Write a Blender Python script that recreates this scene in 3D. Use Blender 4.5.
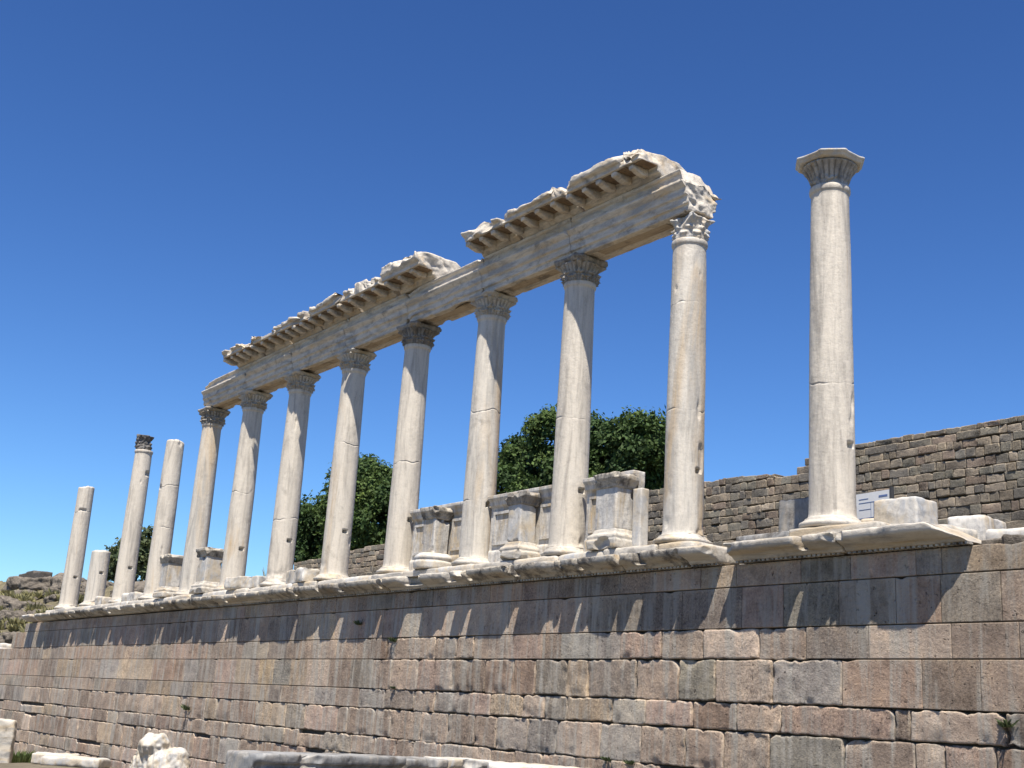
import bpy, math, random
import numpy as np
from mathutils import Vector, Matrix

for o in list(bpy.data.objects): bpy.data.objects.remove(o)
SC = bpy.context.scene
COL = SC.collection
rad = math.radians

# ------------------------------------------------------------------ camera
def look(yaw, pitch, roll):
    cy, sy = math.cos(yaw), math.sin(yaw)
    f = Vector((sy*math.cos(pitch), cy*math.cos(pitch), math.sin(pitch)))
    r = Vector((cy, -sy, 0)); u = r.cross(f)
    cr, sr = math.cos(roll), math.sin(roll)
    return cr*r+sr*u, -sr*r+cr*u, f
CAMPOS = Vector((11.2605, -13.8929, -3.0608))
cam = bpy.data.cameras.new('camera'); camo = bpy.data.objects.new('camera', cam); COL.objects.link(camo)
r_, u_, f_ = look(-0.948743878, 0.2703236, 0.0646743379)
M = Matrix((r_, u_, -f_)).transposed().to_4x4(); M.translation = CAMPOS
camo.matrix_world = M
cam.sensor_width = 36; cam.lens = 1204.41/1024*36
cam.clip_start = .1; cam.clip_end = 2000
SC.camera = camo

# ------------------------------------------------------------------ light
LD = Vector((-.35, .315, -1.0)).normalized()          # direction the sunlight travels
sun = bpy.data.lights.new('sun', 'SUN'); suno = bpy.data.objects.new('sun', sun); COL.objects.link(suno)
suno.rotation_euler = LD.to_track_quat('-Z', 'Y').to_euler()
sun.energy = 5.0; sun.angle = rad(.5); sun.color = (1, .93, .82)
W = bpy.data.worlds.new('World'); SC.world = W; W.use_nodes = True
nt = W.node_tree; nt.nodes.clear()
sky = nt.nodes.new('ShaderNodeTexSky'); sky.sky_type = 'NISHITA'; sky.sun_disc = False
sky.sun_elevation = math.asin(-LD.z); sky.sun_rotation = math.atan2(-LD.x, -LD.y)
sky.altitude = 300; sky.air_density = 1.15; sky.dust_density = .02; sky.ozone_density = 2.6
bg = nt.nodes.new('ShaderNodeBackground'); bg.inputs['Strength'].default_value = .0575
wo = nt.nodes.new('ShaderNodeOutputWorld')
gm = nt.nodes.new('ShaderNodeGamma'); gm.inputs[1].default_value = 1.48
ml = nt.nodes.new('ShaderNodeMix'); ml.data_type = 'RGBA'; ml.blend_type = 'MULTIPLY'; ml.inputs[0].default_value = 1
SK = .115**.48; ml.inputs[7].default_value = (.955*SK, 1.256*SK, 1.61*SK, 1)
nt.links.new(sky.outputs[0], gm.inputs[0]); nt.links.new(gm.outputs[0], ml.inputs[6]); nt.links.new(ml.outputs[2], bg.inputs[0]); nt.links.new(bg.outputs[0], wo.inputs[0])
SC.view_settings.view_transform = 'Standard'; SC.view_settings.look = 'None'
SC.view_settings.exposure = 1.0; SC.view_settings.gamma = 1
SC.render.engine = 'CYCLES'
SC.cycles.max_bounces = 6

# ------------------------------------------------------------------ noise
def _h(ix, iy, iz, seed):
    with np.errstate(over='ignore'):
        h = (ix.astype(np.uint32)*np.uint32(374761393) + iy.astype(np.uint32)*np.uint32(668265263)
             + iz.astype(np.uint32)*np.uint32(2246822519) + np.uint32((seed*3266489917+12345) & 0xffffffff))
        h = (h ^ (h >> np.uint32(13)))*np.uint32(1274126177)
        h = (h ^ (h >> np.uint32(15)))*np.uint32(2654435761)
        h = h ^ (h >> np.uint32(16))
    return h.astype(np.float64)/4294967295.0
def vn(P, seed=0):
    P = np.asarray(P, float); i = np.floor(P).astype(np.int64); f = P-i; f = f*f*(3-2*f)
    i = i + 100000
    o = 0
    for dx in (0, 1):
        for dy in (0, 1):
            for dz in (0, 1):
                w = (f[:, 0] if dx else 1-f[:, 0])*(f[:, 1] if dy else 1-f[:, 1])*(f[:, 2] if dz else 1-f[:, 2])
                o = o + w*_h(i[:, 0]+dx, i[:, 1]+dy, i[:, 2]+dz, seed)
    return o                                            # 0..1
def fbm(P, seed=0, octv=3):
    P = np.asarray(P, float); a, s, t = 1., 0., 0.
    for k in range(octv):
        s = s+a*(vn(P*(2**k)+k*17.3, seed+k)-.5); t += a; a *= .5
    return s/t*2                                        # about -1..1
def lfbm(P, seed=0, octv=3):     # creased noise: flat facets meeting in edges, for fractures
    P = np.asarray(P, float); a, s, t = 1., 0., 0.
    for k in range(octv):
        Q = P*(2**k)+k*11.7; Q = Q+.35*(Q[:, [1, 2, 0]]); i = np.floor(Q).astype(np.int64); f = Q-i; i = i+100000; o = 0
        for dx in (0, 1):
            for dy in (0, 1):
                for dz in (0, 1):
                    w = (f[:, 0] if dx else 1-f[:, 0])*(f[:, 1] if dy else 1-f[:, 1])*(f[:, 2] if dz else 1-f[:, 2])
                    o = o+w*_h(i[:, 0]+dx, i[:, 1]+dy, i[:, 2]+dz, seed+k)
        s = s+a*(o-.5); t += a; a *= .5
    return s/t*2
def n1(x, seed=0, octv=2):
    x = np.atleast_1d(np.asarray(x, float)); P = np.zeros((len(x), 3)); P[:, 0] = x; P[:, 1] = seed*7.31
    return fbm(P, seed, octv)
def sst(x, a, b):
    t = np.clip((x-a)/(b-a), 0, 1); return t*t*(3-2*t)

# ------------------------------------------------------------------ object helpers
def link(o, parent=None):
    COL.objects.link(o)
    if parent is not None: o.parent = parent
    return o
def mesh_obj(name, V, F, mat, parent=None, smooth=True, tint=None):
    me = bpy.data.meshes.new(name)
    V = np.asarray(V, float)
    if isinstance(F, np.ndarray):
        n, k = F.shape
        me.vertices.add(len(V)); me.vertices.foreach_set('co', V.ravel())
        me.loops.add(n*k); me.loops.foreach_set('vertex_index', F.ravel().astype(np.int32))
        me.polygons.add(n); me.polygons.foreach_set('loop_start', np.arange(0, n*k, k, dtype=np.int32))
        me.polygons.foreach_set('loop_total', np.full(n, k, dtype=np.int32))
    else:
        me.from_pydata([tuple(v) for v in V], [], [tuple(f) for f in F])
    me.update(calc_edges=True); me.validate()
    if smooth: me.polygons.foreach_set('use_smooth', [True]*len(me.polygons))
    if tint is not None:
        a = me.color_attributes.new('tint', 'FLOAT_COLOR', 'POINT')
        c = np.ones((len(V), 4)); tint = np.asarray(tint); c[:, :tint.shape[-1]] = tint; a.data.foreach_set('color', c.ravel())
    me.materials.append(mat)
    return link(bpy.data.objects.new(name, me), parent)
def thing(name, label, cat, loc=(0, 0, 0), group=None, rz=0):
    o = bpy.data.objects.new(name, None); o.empty_display_size = .2
    COL.objects.link(o); o.location = loc; o.rotation_euler = (0, 0, rz)
    return tag(o, label, cat, group)
def tag(o, label=None, cat=None, group=None, kind=None):
    if label: o['label'] = label
    if cat: o['category'] = cat; o['kind'] = 'thing'
    if group: o['group'] = group
    if kind: o['kind'] = kind
    return o

def prism(poly, x0, x1, topfn=None, nseg=1):
    """polygon in (y,z) extruded along x; returns V,F (closed)."""
    n = len(poly); V = []; F = []
    xs = np.linspace(x0, x1, nseg+1)
    for x in xs:
        for (y, z) in poly:
            if topfn: y, z = topfn(x, y, z)
            V.append((x, y, z))
    for s in range(nseg):
        for i in range(n):
            j = (i+1) % n
            F.append((s*n+i, s*n+j, (s+1)*n+j, (s+1)*n+i))
    F.append(tuple(range(n))[::-1]); F.append(tuple(nseg*n+i for i in range(n)))
    return V, F
def boxm(x0, x1, y0, y1, z0, z1):
    V = [(x, y, z) for x in (x0, x1) for y in (y0, y1) for z in (z0, z1)]
    F = [(0, 1, 3, 2), (4, 6, 7, 5), (0, 4, 5, 1), (2, 3, 7, 6), (0, 2, 6, 4), (1, 5, 7, 3)]
    return V, F
def join(*parts):
    V = []; F = []
    for v, f in parts:
        o = len(V); V += list(v); F += [tuple(i+o for i in q) for q in f]
    return V, F
def weather(name, VF, mat, parent=None, voxel=.03, chip=.5, it=10, amp=.006, freq=6, lump=0, seed=1, cf=2.0, thr=.0, post=None, cuts=0, cutr=.12, cutsel=None):
    """voxel-remesh a closed solid, wear its edges where a noise says so, roughen it."""
    me = bpy.data.meshes.new('tmp'); me.from_pydata([tuple(v) for v in VF[0]], [], VF[1]); me.update()
    import bmesh
    bm = bmesh.new(); bm.from_mesh(me); bmesh.ops.recalc_face_normals(bm, faces=bm.faces); bm.to_mesh(me); bm.free()
    o = bpy.data.objects.new('tmp', me); COL.objects.link(o)
    m = o.modifiers.new('r', 'REMESH'); m.mode = 'VOXEL'; m.voxel_size = voxel; m.use_smooth_shade = True
    dg = bpy.context.evaluated_depsgraph_get(); dg.update()
    nm = bpy.data.meshes.new_from_object(o.evaluated_get(dg)); nm.name = name
    bpy.data.objects.remove(o); bpy.data.meshes.remove(me)
    nv = len(nm.vertices); co = np.empty(nv*3); nm.vertices.foreach_get('co', co); co = co.reshape(-1, 3)
    ed = np.empty(len(nm.edges)*2, dtype=np.int32); nm.edges.foreach_get('vertices', ed); ed = ed.reshape(-1, 2)
    deg = np.bincount(ed.ravel(), minlength=nv).astype(float); deg[deg == 0] = 1
    def avg(A):
        return np.stack([(np.bincount(ed[:, 0], A[ed[:, 1], k], nv)+np.bincount(ed[:, 1], A[ed[:, 0], k], nv))/deg for k in range(3)], 1)
    off = np.array([seed*3.7, seed*1.3, seed*2.1])
    if chip > 0:
        m_ = sst(fbm((co+off)*cf, seed, 3), thr-.12, thr+.35)[:, None]*chip+.05
        for _ in range(it): co = co+m_*.85*(avg(co)-co)
    nm.vertices.foreach_set('co', co.ravel()); nm.update()
    if cuts:
        cr = np.random.default_rng(seed*13+1); ctr = (co.max(0)+co.min(0))/2; hs = (co.max(0)-co.min(0))/2+1e-6
        cv = np.abs((co-ctr)/hs); sc_ = np.sort(cv, 1); cand = np.where((sc_[:, 1] > .86) & (sc_[:, 2] > .93))[0]
        if cutsel is not None: cand = cand[cutsel(co[cand])]
        if len(cand):
            for _ in range(cuts):
                p = co[cr.choice(cand)]; r = cutr*cr.uniform(.5, 1.4)
                n_ = (p-ctr)/hs; n_ = n_*(np.abs(n_) > .8)+cr.normal(size=3)*.35; n_ /= np.linalg.norm(n_)
                dd = (co-p)@n_+r*cr.uniform(.12, .38); dist = np.linalg.norm((co-p)*np.array([.75, 1, 1]), axis=1)
                mk = (dd > 0)*(1-sst(dist, r*.85, r))
                co = co-(dd*mk)[:, None]*n_
        nm.vertices.foreach_set('co', co.ravel()); nm.update()
    N = np.empty(nv*3); nm.vertices.foreach_get('normal', N); N = N.reshape(-1, 3)
    d = amp*fbm((co+off)*freq, seed+5, 3)
    if lump: d = d+lump*fbm((co+off)*2.2, seed+9, 3)
    co = co+N*d[:, None]
    if post is not None: co = post(co)
    nm.vertices.foreach_set('co', co.ravel()); nm.update()
    nm.polygons.foreach_set('use_smooth', [True]*len(nm.polygons))
    nm.materials.clear(); nm.materials.append(mat)
    return link(bpy.data.objects.new(name, nm), parent)

# ------------------------------------------------------------------ materials
def newmat(name):
    m = bpy.data.materials.new(name); m.use_nodes = True; n = m.node_tree; n.nodes.clear()
    out = n.nodes.new('ShaderNodeOutputMaterial'); b = n.nodes.new('ShaderNodeBsdfPrincipled')
    n.links.new(b.outputs[0], out.inputs[0]); return m, n, b
def N_(n, t, **kw):
    x = n.nodes.new(t)
    for k, v in kw.items(): setattr(x, k, v)
    return x
def ramp(n, src, stops):
    r = n.nodes.new('ShaderNodeValToRGB'); e = r.color_ramp.elements
    while len(e) < len(stops): e.new(.5)
    for i, (p, c) in enumerate(stops):
        e[i].position = p; e[i].color = (*c, 1) if len(c) == 3 else c
    n.links.new(src, r.inputs[0]); return r.outputs[0]
def noise(n, vec, scale, detail=5, rough=.55, dist=0):
    x = n.nodes.new('ShaderNodeTexNoise'); x.inputs['Scale'].default_value = scale; x.inputs['Detail'].default_value = detail
    x.inputs['Roughness'].default_value = rough; x.inputs['Distortion'].default_value = dist
    n.links.new(vec, x.inputs['Vector']); return x.outputs[0]
def mix(n, fac, a, b, mode='MIX'):
    x = n.nodes.new('ShaderNodeMix'); x.data_type = 'RGBA'; x.blend_type = mode
    for s, v in ((0, fac), (6, a), (7, b)):
        if isinstance(v, (int, float)): x.inputs[s].default_value = v
        elif isinstance(v, tuple): x.inputs[s].default_value = (*v, 1)
        else: n.links.new(v, x.inputs[s])
    return x.outputs[2]
def coords(n, scale=(1, 1, 1), rand=True, obj=True):
    tc = n.nodes.new('ShaderNodeTexCoord'); v = tc.outputs['Object']
    if not obj:
        g = n.nodes.new('ShaderNodeNewGeometry'); v = g.outputs['Position']
    if rand:
        oi = n.nodes.new('ShaderNodeObjectInfo'); mm = n.nodes.new('ShaderNodeVectorMath'); mm.operation = 'MULTIPLY'
        cx = n.nodes.new('ShaderNodeCombineXYZ')
        for i in range(3): n.links.new(oi.outputs['Random'], cx.inputs[i])
        n.links.new(cx.outputs[0], mm.inputs[0]); mm.inputs[1].default_value = (31, 17, 53)
        ad = n.nodes.new('ShaderNodeVectorMath'); n.links.new(v, ad.inputs[0]); n.links.new(mm.outputs[0], ad.inputs[1]); v = ad.outputs[0]
    raw = v
    m = n.nodes.new('ShaderNodeMapping'); m.inputs['Scale'].default_value = scale; n.links.new(v, m.inputs[0])
    return raw, m.outputs[0]
def bump(n, b, h, strength, dist, prev=None):
    x = n.nodes.new('ShaderNodeBump'); x.inputs['Strength'].default_value = strength; x.inputs['Distance'].default_value = dist
    n.links.new(h, x.inputs['Height'])
    if prev is not None: n.links.new(prev, x.inputs['Normal'])
    n.links.new(x.outputs[0], b.inputs['Normal']); return x.outputs[0]

K_ = .80
sc3 = lambda c, k=K_: tuple(v*k for v in c)
def marble(name, white=(.58, .535, .465), warm=(.50, .41, .29), grey=(.37, .355, .33), dark=(.10, .09, .08), stretch=(3, 3, .45),
           warmamt=.5, greyamt=.5, darkamt=.2, rough=.6, bumps=.5, fineamt=.62):
    white, warm, grey, dark = sc3(white), sc3(warm), sc3(grey), sc3(dark)
    m, n, b = newmat(name); raw, st = coords(n, stretch)
    big = noise(n, st, 1.0, 4, .55, .7)
    c = mix(n, ramp(n, big, [(.5-.28*warmamt, (1, 1, 1)), (.5-.28*warmamt+.13, (0, 0, 0))]), white, warm)
    sm = noise(n, st, 2.3, 6, .62, .9)
    c = mix(n, ramp(n, sm, [(.42-.12*(1-greyamt)-.02, (1, 1, 1)), (.58-.12*(1-greyamt), (0, 0, 0))]), c, grey)
    fine = noise(n, st, 3.6, 7, .72, .6)
    c = mix(n, fineamt, c, ramp(n, fine, [(.28, (.35, .335, .32)), (.47, (.88, .88, .88)), (.7, (1.0, .97, .92))]), 'MULTIPLY')
    sp = noise(n, raw, 2.1, 7, .72, .3)
    c = mix(n, ramp(n, sp, [(.62-.2*darkamt, (0, 0, 0)), (.80-.2*darkamt, (darkamt*2.2,)*3)]), c, dark)
    crust = noise(n, raw, 26, 5, .75)
    c = mix(n, .35, c, ramp(n, crust, [(.3, (.55, .52, .48)), (.5, (1, 1, 1))]), 'MULTIPLY')
    n.links.new(c, b.inputs['Base Color']); b.inputs['Roughness'].default_value = rough
    b.inputs['Specular IOR Level'].default_value = .35
    p = bump(n, b, noise(n, raw, 11, 8, .7), bumps, .02)
    bump(n, b, noise(n, raw, 70, 4, .7), bumps*.6, .004, p)
    return m
M_shaft = marble('shaft_marble', white=(.66, .60, .51), warm=(.56, .42, .265), grey=(.44, .40, .345), stretch=(2.1, 2.1, .24), warmamt=.9, greyamt=.45, darkamt=.22, bumps=.5, fineamt=.5)
M_shaft_cool = marble('shaft_marble_cool', white=(.66, .61, .53), warm=(.57, .45, .31), grey=(.44, .415, .375), stretch=(1.9, 1.9, .22), warmamt=.45, greyamt=.6, darkamt=.22, bumps=.5, fineamt=.5)
M_marble = marble('weathered_marble', stretch=(.5, 3, 3), warmamt=.45, greyamt=.6, darkamt=.3, bumps=.8)
M_ent = marble('entablature_marble', stretch=(.7, 2.2, 2.6), white=(.70, .635, .54), warm=(.62, .50, .35), warmamt=.5, greyamt=.65, grey=(.42, .395, .36), darkamt=.35, bumps=.6)
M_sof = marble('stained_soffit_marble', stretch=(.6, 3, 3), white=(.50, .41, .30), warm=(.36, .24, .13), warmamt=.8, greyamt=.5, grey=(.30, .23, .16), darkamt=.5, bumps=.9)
M_ped = marble('pedestal_marble', stretch=(3, 3, .8), white=(.66, .63, .58), grey=(.42, .41, .40), warmamt=.3, greyamt=.7, darkamt=.25, bumps=.7)
M_cap = marble('capital_marble', white=(.46, .425, .37), warm=(.40, .33, .24), grey=(.25, .24, .225), stretch=(3, 3, 2), warmamt=.5, greyamt=.8, darkamt=.45, bumps=.9)
M_cop = marble('cornice_marble', stretch=(1.2, 2, 2), white=(.50, .45, .37), warm=(.45, .34, .21), warmamt=.75, greyamt=.6, darkamt=.7, bumps=.9)
M_patina = marble('dark_patina_marble', white=(.36, .33, .29), warm=(.29, .235, .17), grey=(.17, .165, .155), warmamt=.5, greyamt=.7, darkamt=.6, bumps=1)
M_white = marble('white_marble', stretch=(2, 2, 1.2), white=(.63, .60, .55), warm=(.55, .48, .38), warmamt=.15, greyamt=.5, grey=(.48, .49, .50), darkamt=.15, bumps=.5)
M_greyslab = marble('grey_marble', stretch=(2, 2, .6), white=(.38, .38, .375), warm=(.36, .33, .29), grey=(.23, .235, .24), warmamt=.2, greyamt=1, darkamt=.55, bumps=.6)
M_rust_shade = marble('iron_stained_shaded_marble', white=(.25, .17, .10), warm=(.17, .10, .05), grey=(.12, .085, .055), warmamt=.8, greyamt=.5, darkamt=.5, bumps=1)  # rust tone deepened to paint shade into the bracket hollows

def stonewall(name, stain=True, rough=1.0):
    m, n, b = newmat(name); raw, st = coords(n, (1, 1, 1), rand=False, obj=False)
    at = N_(n, 'ShaderNodeAttribute', attribute_name='tint')
    c = at.outputs['Color']
    al = at.outputs['Alpha']
    sp = noise(n, raw, 24, 6, .82)
    grain = ramp(n, sp, [(.36, (.30, .28, .27)), (.46, (.86, .85, .84)), (.54, (1.08, 1.07, 1.05)), (.66, (1.7, 1.66, 1.58))])
    gf = n.nodes.new('ShaderNodeMapRange'); gf.inputs[3].default_value = .42; gf.inputs[4].default_value = .95; n.links.new(al, gf.inputs[0])
    c = mix(n, gf.outputs[0], c, grain, 'MULTIPLY')
    md = noise(n, raw, 3.1, 6, .62, .5)
    c = mix(n, .8, c, ramp(n, md, [(.3, (.62, .61, .61)), (.5, (1, 1, 1)), (.7, (1.3, 1.25, 1.16))]), 'MULTIPLY')
    pit = noise(n, raw, 15, 3, .6)
    c = mix(n, ramp(n, pit, [(.27, (.85, .85, .85)), (.33, (0, 0, 0))]), c, (.05, .042, .038))
    lg = noise(n, raw, .55, 5, .6, .6)
    c = mix(n, .8, c, ramp(n, lg, [(.3, (.72, .70, .69)), (.5, (1, 1, 1)), (.7, (1.22, 1.18, 1.1))]), 'MULTIPLY')
    if stain:
        mp = n.nodes.new('ShaderNodeMapping'); mp.inputs['Scale'].default_value = (6.5, 1, .55); n.links.new(raw, mp.inputs[0])
        s1 = noise(n, mp.outputs[0], 1, 6, .62, .35)
        c = mix(n, ramp(n, s1, [(.47, (0, 0, 0)), (.63, (.75, .75, .75))]), c, (.38, .355, .31))
        mp2 = n.nodes.new('ShaderNodeMapping'); mp2.inputs['Scale'].default_value = (3.5, 1, .8); mp2.inputs['Location'].default_value = (5, 3, 9); n.links.new(raw, mp2.inputs[0])
        s2 = noise(n, mp2.outputs[0], 1, 6, .65, .5)
        c = mix(n, ramp(n, s2, [(.60, (0, 0, 0)), (.76, (.6, .6, .6))]), c, (.06, .052, .046))
    n.links.new(c, b.inputs['Base Color']); b.inputs['Roughness'].default_value = .92; b.inputs['Specular IOR Level'].default_value = .15
    p = bump(n, b, noise(n, raw, 6, 8, .7), .9*rough, .05)
    gm_ = n.nodes.new('ShaderNodeMath'); gm_.operation = 'MULTIPLY'; n.links.new(noise(n, raw, 22, 7, .85), gm_.inputs[0]); n.links.new(gf.outputs[0], gm_.inputs[1])
    p = bump(n, b, gm_.outputs[0], 1.0*rough, .05, p)
    bump(n, b, ramp(n, pit, [(.24, (0, 0, 0)), (.36, (1, 1, 1))]), 1, .02, p)
    return m
M_wall = stonewall('andesite_ashlar')
M_rubble = stonewall('dark_rubble_stone', stain=False, rough=1.0)
def plain(name, c1, c2, scale=4, rough=.9, bd=.03, bs=.8):
    c1, c2 = sc3(c1), sc3(c2)
    m, n, b = newmat(name); raw, st = coords(n, rand=True)
    c = ramp(n, noise(n, raw, scale, 7, .68, .4), [(.3, c1), (.7, c2)]); n.links.new(c, b.inputs['Base Color'])
    b.inputs['Roughness'].default_value = rough; b.inputs['Specular IOR Level'].default_value = .2
    bump(n, b, noise(n, raw, scale*4, 7, .7), bs, bd); return m
M_core = plain('wall_core_stone', (.06, .052, .045), (.13, .115, .10))
M_ground = plain('dry_soil', (.10, .085, .06), (.20, .17, .125), 1.5)
M_hill = plain('dry_hillside', (.10, .09, .06), (.27, .23, .14), 1.6, bd=.25)
M_rock = plain('weathered_rock', (.07, .062, .052), (.29, .25, .205), 2.6, bd=.2)
M_bark = plain('bark', (.05, .04, .03), (.12, .095, .07), 6)
M_signw = plain('white_panel', (.70, .72, .74), (.76, .77, .78), 2, .4, bs=.02)
M_blue = plain('blue_ink', (.12, .18, .36), (.14, .2, .4), 3, .5, bs=.02)
M_darkmetal = plain('dark_metal', (.04, .04, .045), (.07, .07, .07), 5, .5, bs=.1)
def leafmat(name, c1, c2):
    m, n, b = newmat(name); at = N_(n, 'ShaderNodeAttribute', attribute_name='tint')
    raw, st = coords(n, rand=False)
    c = mix(n, ramp(n, noise(n, raw, .9, 4, .6), [(.35, (0, 0, 0)), (.65, (1, 1, 1))]), c1, c2)
    c = mix(n, 1.0, c, at.outputs['Color'], 'MULTIPLY')
    n.links.new(c, b.inputs['Base Color']); b.inputs['Roughness'].default_value = .75; b.inputs['Specular IOR Level'].default_value = .25
    tr = n.nodes.new('ShaderNodeBsdfTranslucent'); n.links.new(c, tr.inputs[0])
    ms = n.nodes.new('ShaderNodeMixShader'); ms.inputs[0].default_value = .25
    out = [x for x in n.nodes if x.type == 'OUTPUT_MATERIAL'][0]
    n.links.new(b.outputs[0], ms.inputs[1]); n.links.new(tr.outputs[0], ms.inputs[2]); n.links.new(ms.outputs[0], out.inputs[0])
    return m
M_leaf = leafmat('leaf_green', (.036, .070, .020), (.068, .105, .028))
M_leaf2 = leafmat('leaf_dull', (.06, .085, .04), (.09, .11, .05))
M_dry = leafmat('dry_shrub', (.22, .21, .10), (.30, .27, .13))
M_grass = leafmat('fresh_grass', (.06, .10, .03), (.12, .14, .05))
M_soot = marble('blackened_marble', white=(.17, .16, .15), warm=(.14, .12, .10), grey=(.08, .08, .08), warmamt=.4, greyamt=.8, darkamt=.6, bumps=1)

# ------------------------------------------------------------------ ground
def heightgrid(name, xs, ys, fn, mat, **kw):
    X, Y = np.meshgrid(xs, ys); Z = fn(X.ravel(), Y.ravel())
    V = np.stack([X.ravel(), Y.ravel(), Z], 1); nx, ny = len(xs), len(ys)
    i = np.arange(nx*ny).reshape(ny, nx)
    F = np.stack([i[:-1, :-1].ravel(), i[:-1, 1:].ravel(), i[1:, 1:].ravel(), i[1:, :-1].ravel()], 1)
    return mesh_obj(name, V, F, mat, **kw)
def gz(x): return np.interp(x, [-60, -36, -27, -12, 0, 60], [-6.0, -5.72, -5.25, -4.95, -4.75, -4.7])
def ground_fn(X, Y):
    P = np.stack([X, Y, X*0], 1)
    return gz(X)+.05*fbm(P*.8, 3, 4)
g = heightgrid('ground', np.concatenate([[-900, -300, -120], np.linspace(-60, 24, 240), [60, 200, 900]]),
               np.concatenate([[-900, -200, -60], np.linspace(-25, 1, 80)]), ground_fn, M_ground); tag(g, kind='structure')
V, F = boxm(-38.9, 300, -.25, 900, -6.5, -.72)
tag(mesh_obj('terrace', V, F, M_ground, smooth=False), kind='structure')

def hill_fn(X, Y):
    P = np.stack([X, Y, X*0], 1)
    ridge = np.interp(X, [-400, -160, -130, -111, -102, -95, -88, -80, -72, -60, -48, -40], [3, 5, 6.6, 6.9, 6.2, 5.7, 4.9, 4.7, 3.4, 1.8, .3, -.9])
    prof = np.exp(-((np.clip(Y, None, 19)-19)/11.5)**2)*np.exp(-(np.clip(Y-40, 0, None)/60)**2)
    base = np.interp(Y, [.3, 3, 6], [-2.1, -1.7, -1.1])
    h = base+(ridge-base)*prof
    rg = 1-np.abs(fbm(P*.28, 11, 4)); amt = np.clip((Y-.6)/4, 0, 1)
    return h+amt*(.9*(rg-.85)+.5*fbm(P*1.1, 17, 3)*np.clip(Y/12, .3, 1))
h = heightgrid('hillside', np.concatenate([[-400, -250, -180], np.linspace(-150, -39.2, 340)]), np.concatenate([np.linspace(.3, 30, 130), [40, 60, 100, 160]]), hill_fn, M_hill)
tag(h, kind='structure')

# ------------------------------------------------------------------ retaining wall
YW = -.5
CZ = [-.63, -.97, -1.58, -2.02, -2.635, -3.035, -3.6, -3.98, -4.62, -5.05, -5.65, -6.2]
J = {1: [-41.45, -38.1, -36.26, -35.05, -33.69, -32.32, -29.18, -27.75, -25.19, -23.27, -22.7, -20.93, -20.19, -19.27, -18.77, -17.88, -17.1, -15.74, -15.09, -14.23, -13.8, -12.77, -12.15, -11.22, -10.32, -9.69, -9.21, -8.69, -7.69, -6.68, -6.01, -5.04, -3.97, -3.17, -2.1, -1.36, -0.13, 0.73, 1.77, 2.15, 3.6],
2: [-38.23, -36.24, -34.8, -32.31, -30.59, -29.17, -27.73, -26.06, -25.26, -23.4, -22.2, -21.27, -20.44, -19.64, -18.88, -18.04, -17.26, -16.58, -15.62, -14.73, -13.75, -13.04, -12.24, -11.57, -10.82, -10.02, -9.18, -8.33, -7.05, -5.86, -4.76, -3.41, -2.49, -1.24, -0.45, 0.53, 1.45, 2.12, 2.95],
3: [-40.92, -38.05, -36.46, -35.44, -33.75, -32.49, -30.65, -29.97, -28.25, -27.41, -25.51, -24.31, -23.52, -22.27, -20.95, -19.97, -18.6, -17.66, -17.12, -16.06, -15.39, -14.41, -13.6, -12.27, -11.36, -10.42, -9.47, -8.72, -8.1, -6.98, -6.0, -5.46, -4.49, -3.91, -2.94, -2.03, -0.91, -0.04, 1.01, 2.25, 3.16],
4: [-41.79, -39.19, -38.42, -36.81, -35.15, -34.47, -31.89, -29.72, -27.93, -24.93, -23.17, -22.45, -21.48, -20.2, -18.94, -18.09, -17.52, -16.7, -15.77, -14.92, -13.85, -12.83, -11.87, -11.08, -10.06, -8.82, -7.68, -6.8, -6.15, -5.26, -4.71, -3.5, -2.54, -1.76, -0.65, 0.57, 1.81, 2.63],
5: [-41.15, -40.0, -38.74, -36.9, -34.5, -33.72, -32.92, -31.31, -30.05, -29.38, -27.98, -26.17, -25.18, -23.29, -21.66, -20.28, -19.46, -18.42, -17.76, -16.84, -16.12, -15.2, -14.42, -13.41, -12.38, -11.29, -10.11, -9.36, -8.13, -7.46, -6.48, -5.85, -5.21, -4.07, -3.26, -2.22, -1.32, -0.5, 1.39, 1.62, 2.94],
6: [-38.09, -36.1, -34.78, -33.06, -31.6, -30.38, -27.77, -26.76, -25.71, -23.76, -22.47, -21.78, -20.62, -19.86, -18.96, -17.45, -16.55, -15.79, -14.76, -13.24, -12.77, -11.62, -10.95, -9.8, -8.84, -7.92, -7.22, -6.28, -5.46, -4.31, -3.35, -2.36, -1.58, -0.7, 0.58, 1.68, 2.1, 2.78],
7: [-40.88, -38.43, -36.73, -35.32, -33.74, -32.7, -31.11, -29.9, -28.31, -27.37, -26.21, -24.11, -22.94, -21.87, -20.37, -19.2, -17.75, -17.09, -16.42, -15.72, -15.0, -13.77, -12.5, -11.46, -10.63, -9.99, -9.0, -8.24, -7.35, -6.65, -5.85, -4.95, -4.04, -2.88, -1.62, -0.5, 0.68, 1.74]}
XL = {1: -39.5, 2: -41.1}
R = random.Random(5)
def smooth_at(c, x):
    if c <= 2: return True
    if c == 3: return x < -11.6 or -8.1 < x < -3.9 or x > -.1
    if c == 4: return x < -11.9 or x > .5
    if c == 5: return x < -12.4
    if c == 6: return x < -38.1
    return False
def rowjoints(c):
    xs = list(J.get(c, []))
    if not xs:
        x = -44.
        while x < 6: xs.append(round(x, 2)); x += R.uniform(.6, 1.5)
    xs.sort(); left = XL.get(c, -48.)
    x = xs[0]
    while x > left+1.2: x -= R.uniform(1., 1.8); xs.append(x)
    xs = sorted(v for v in xs if v > left+.3); xs.insert(0, left)
    while xs[-1] < 9.5: xs.append(xs[-1]+R.uniform(.9, 1.5))
    return xs
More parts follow.
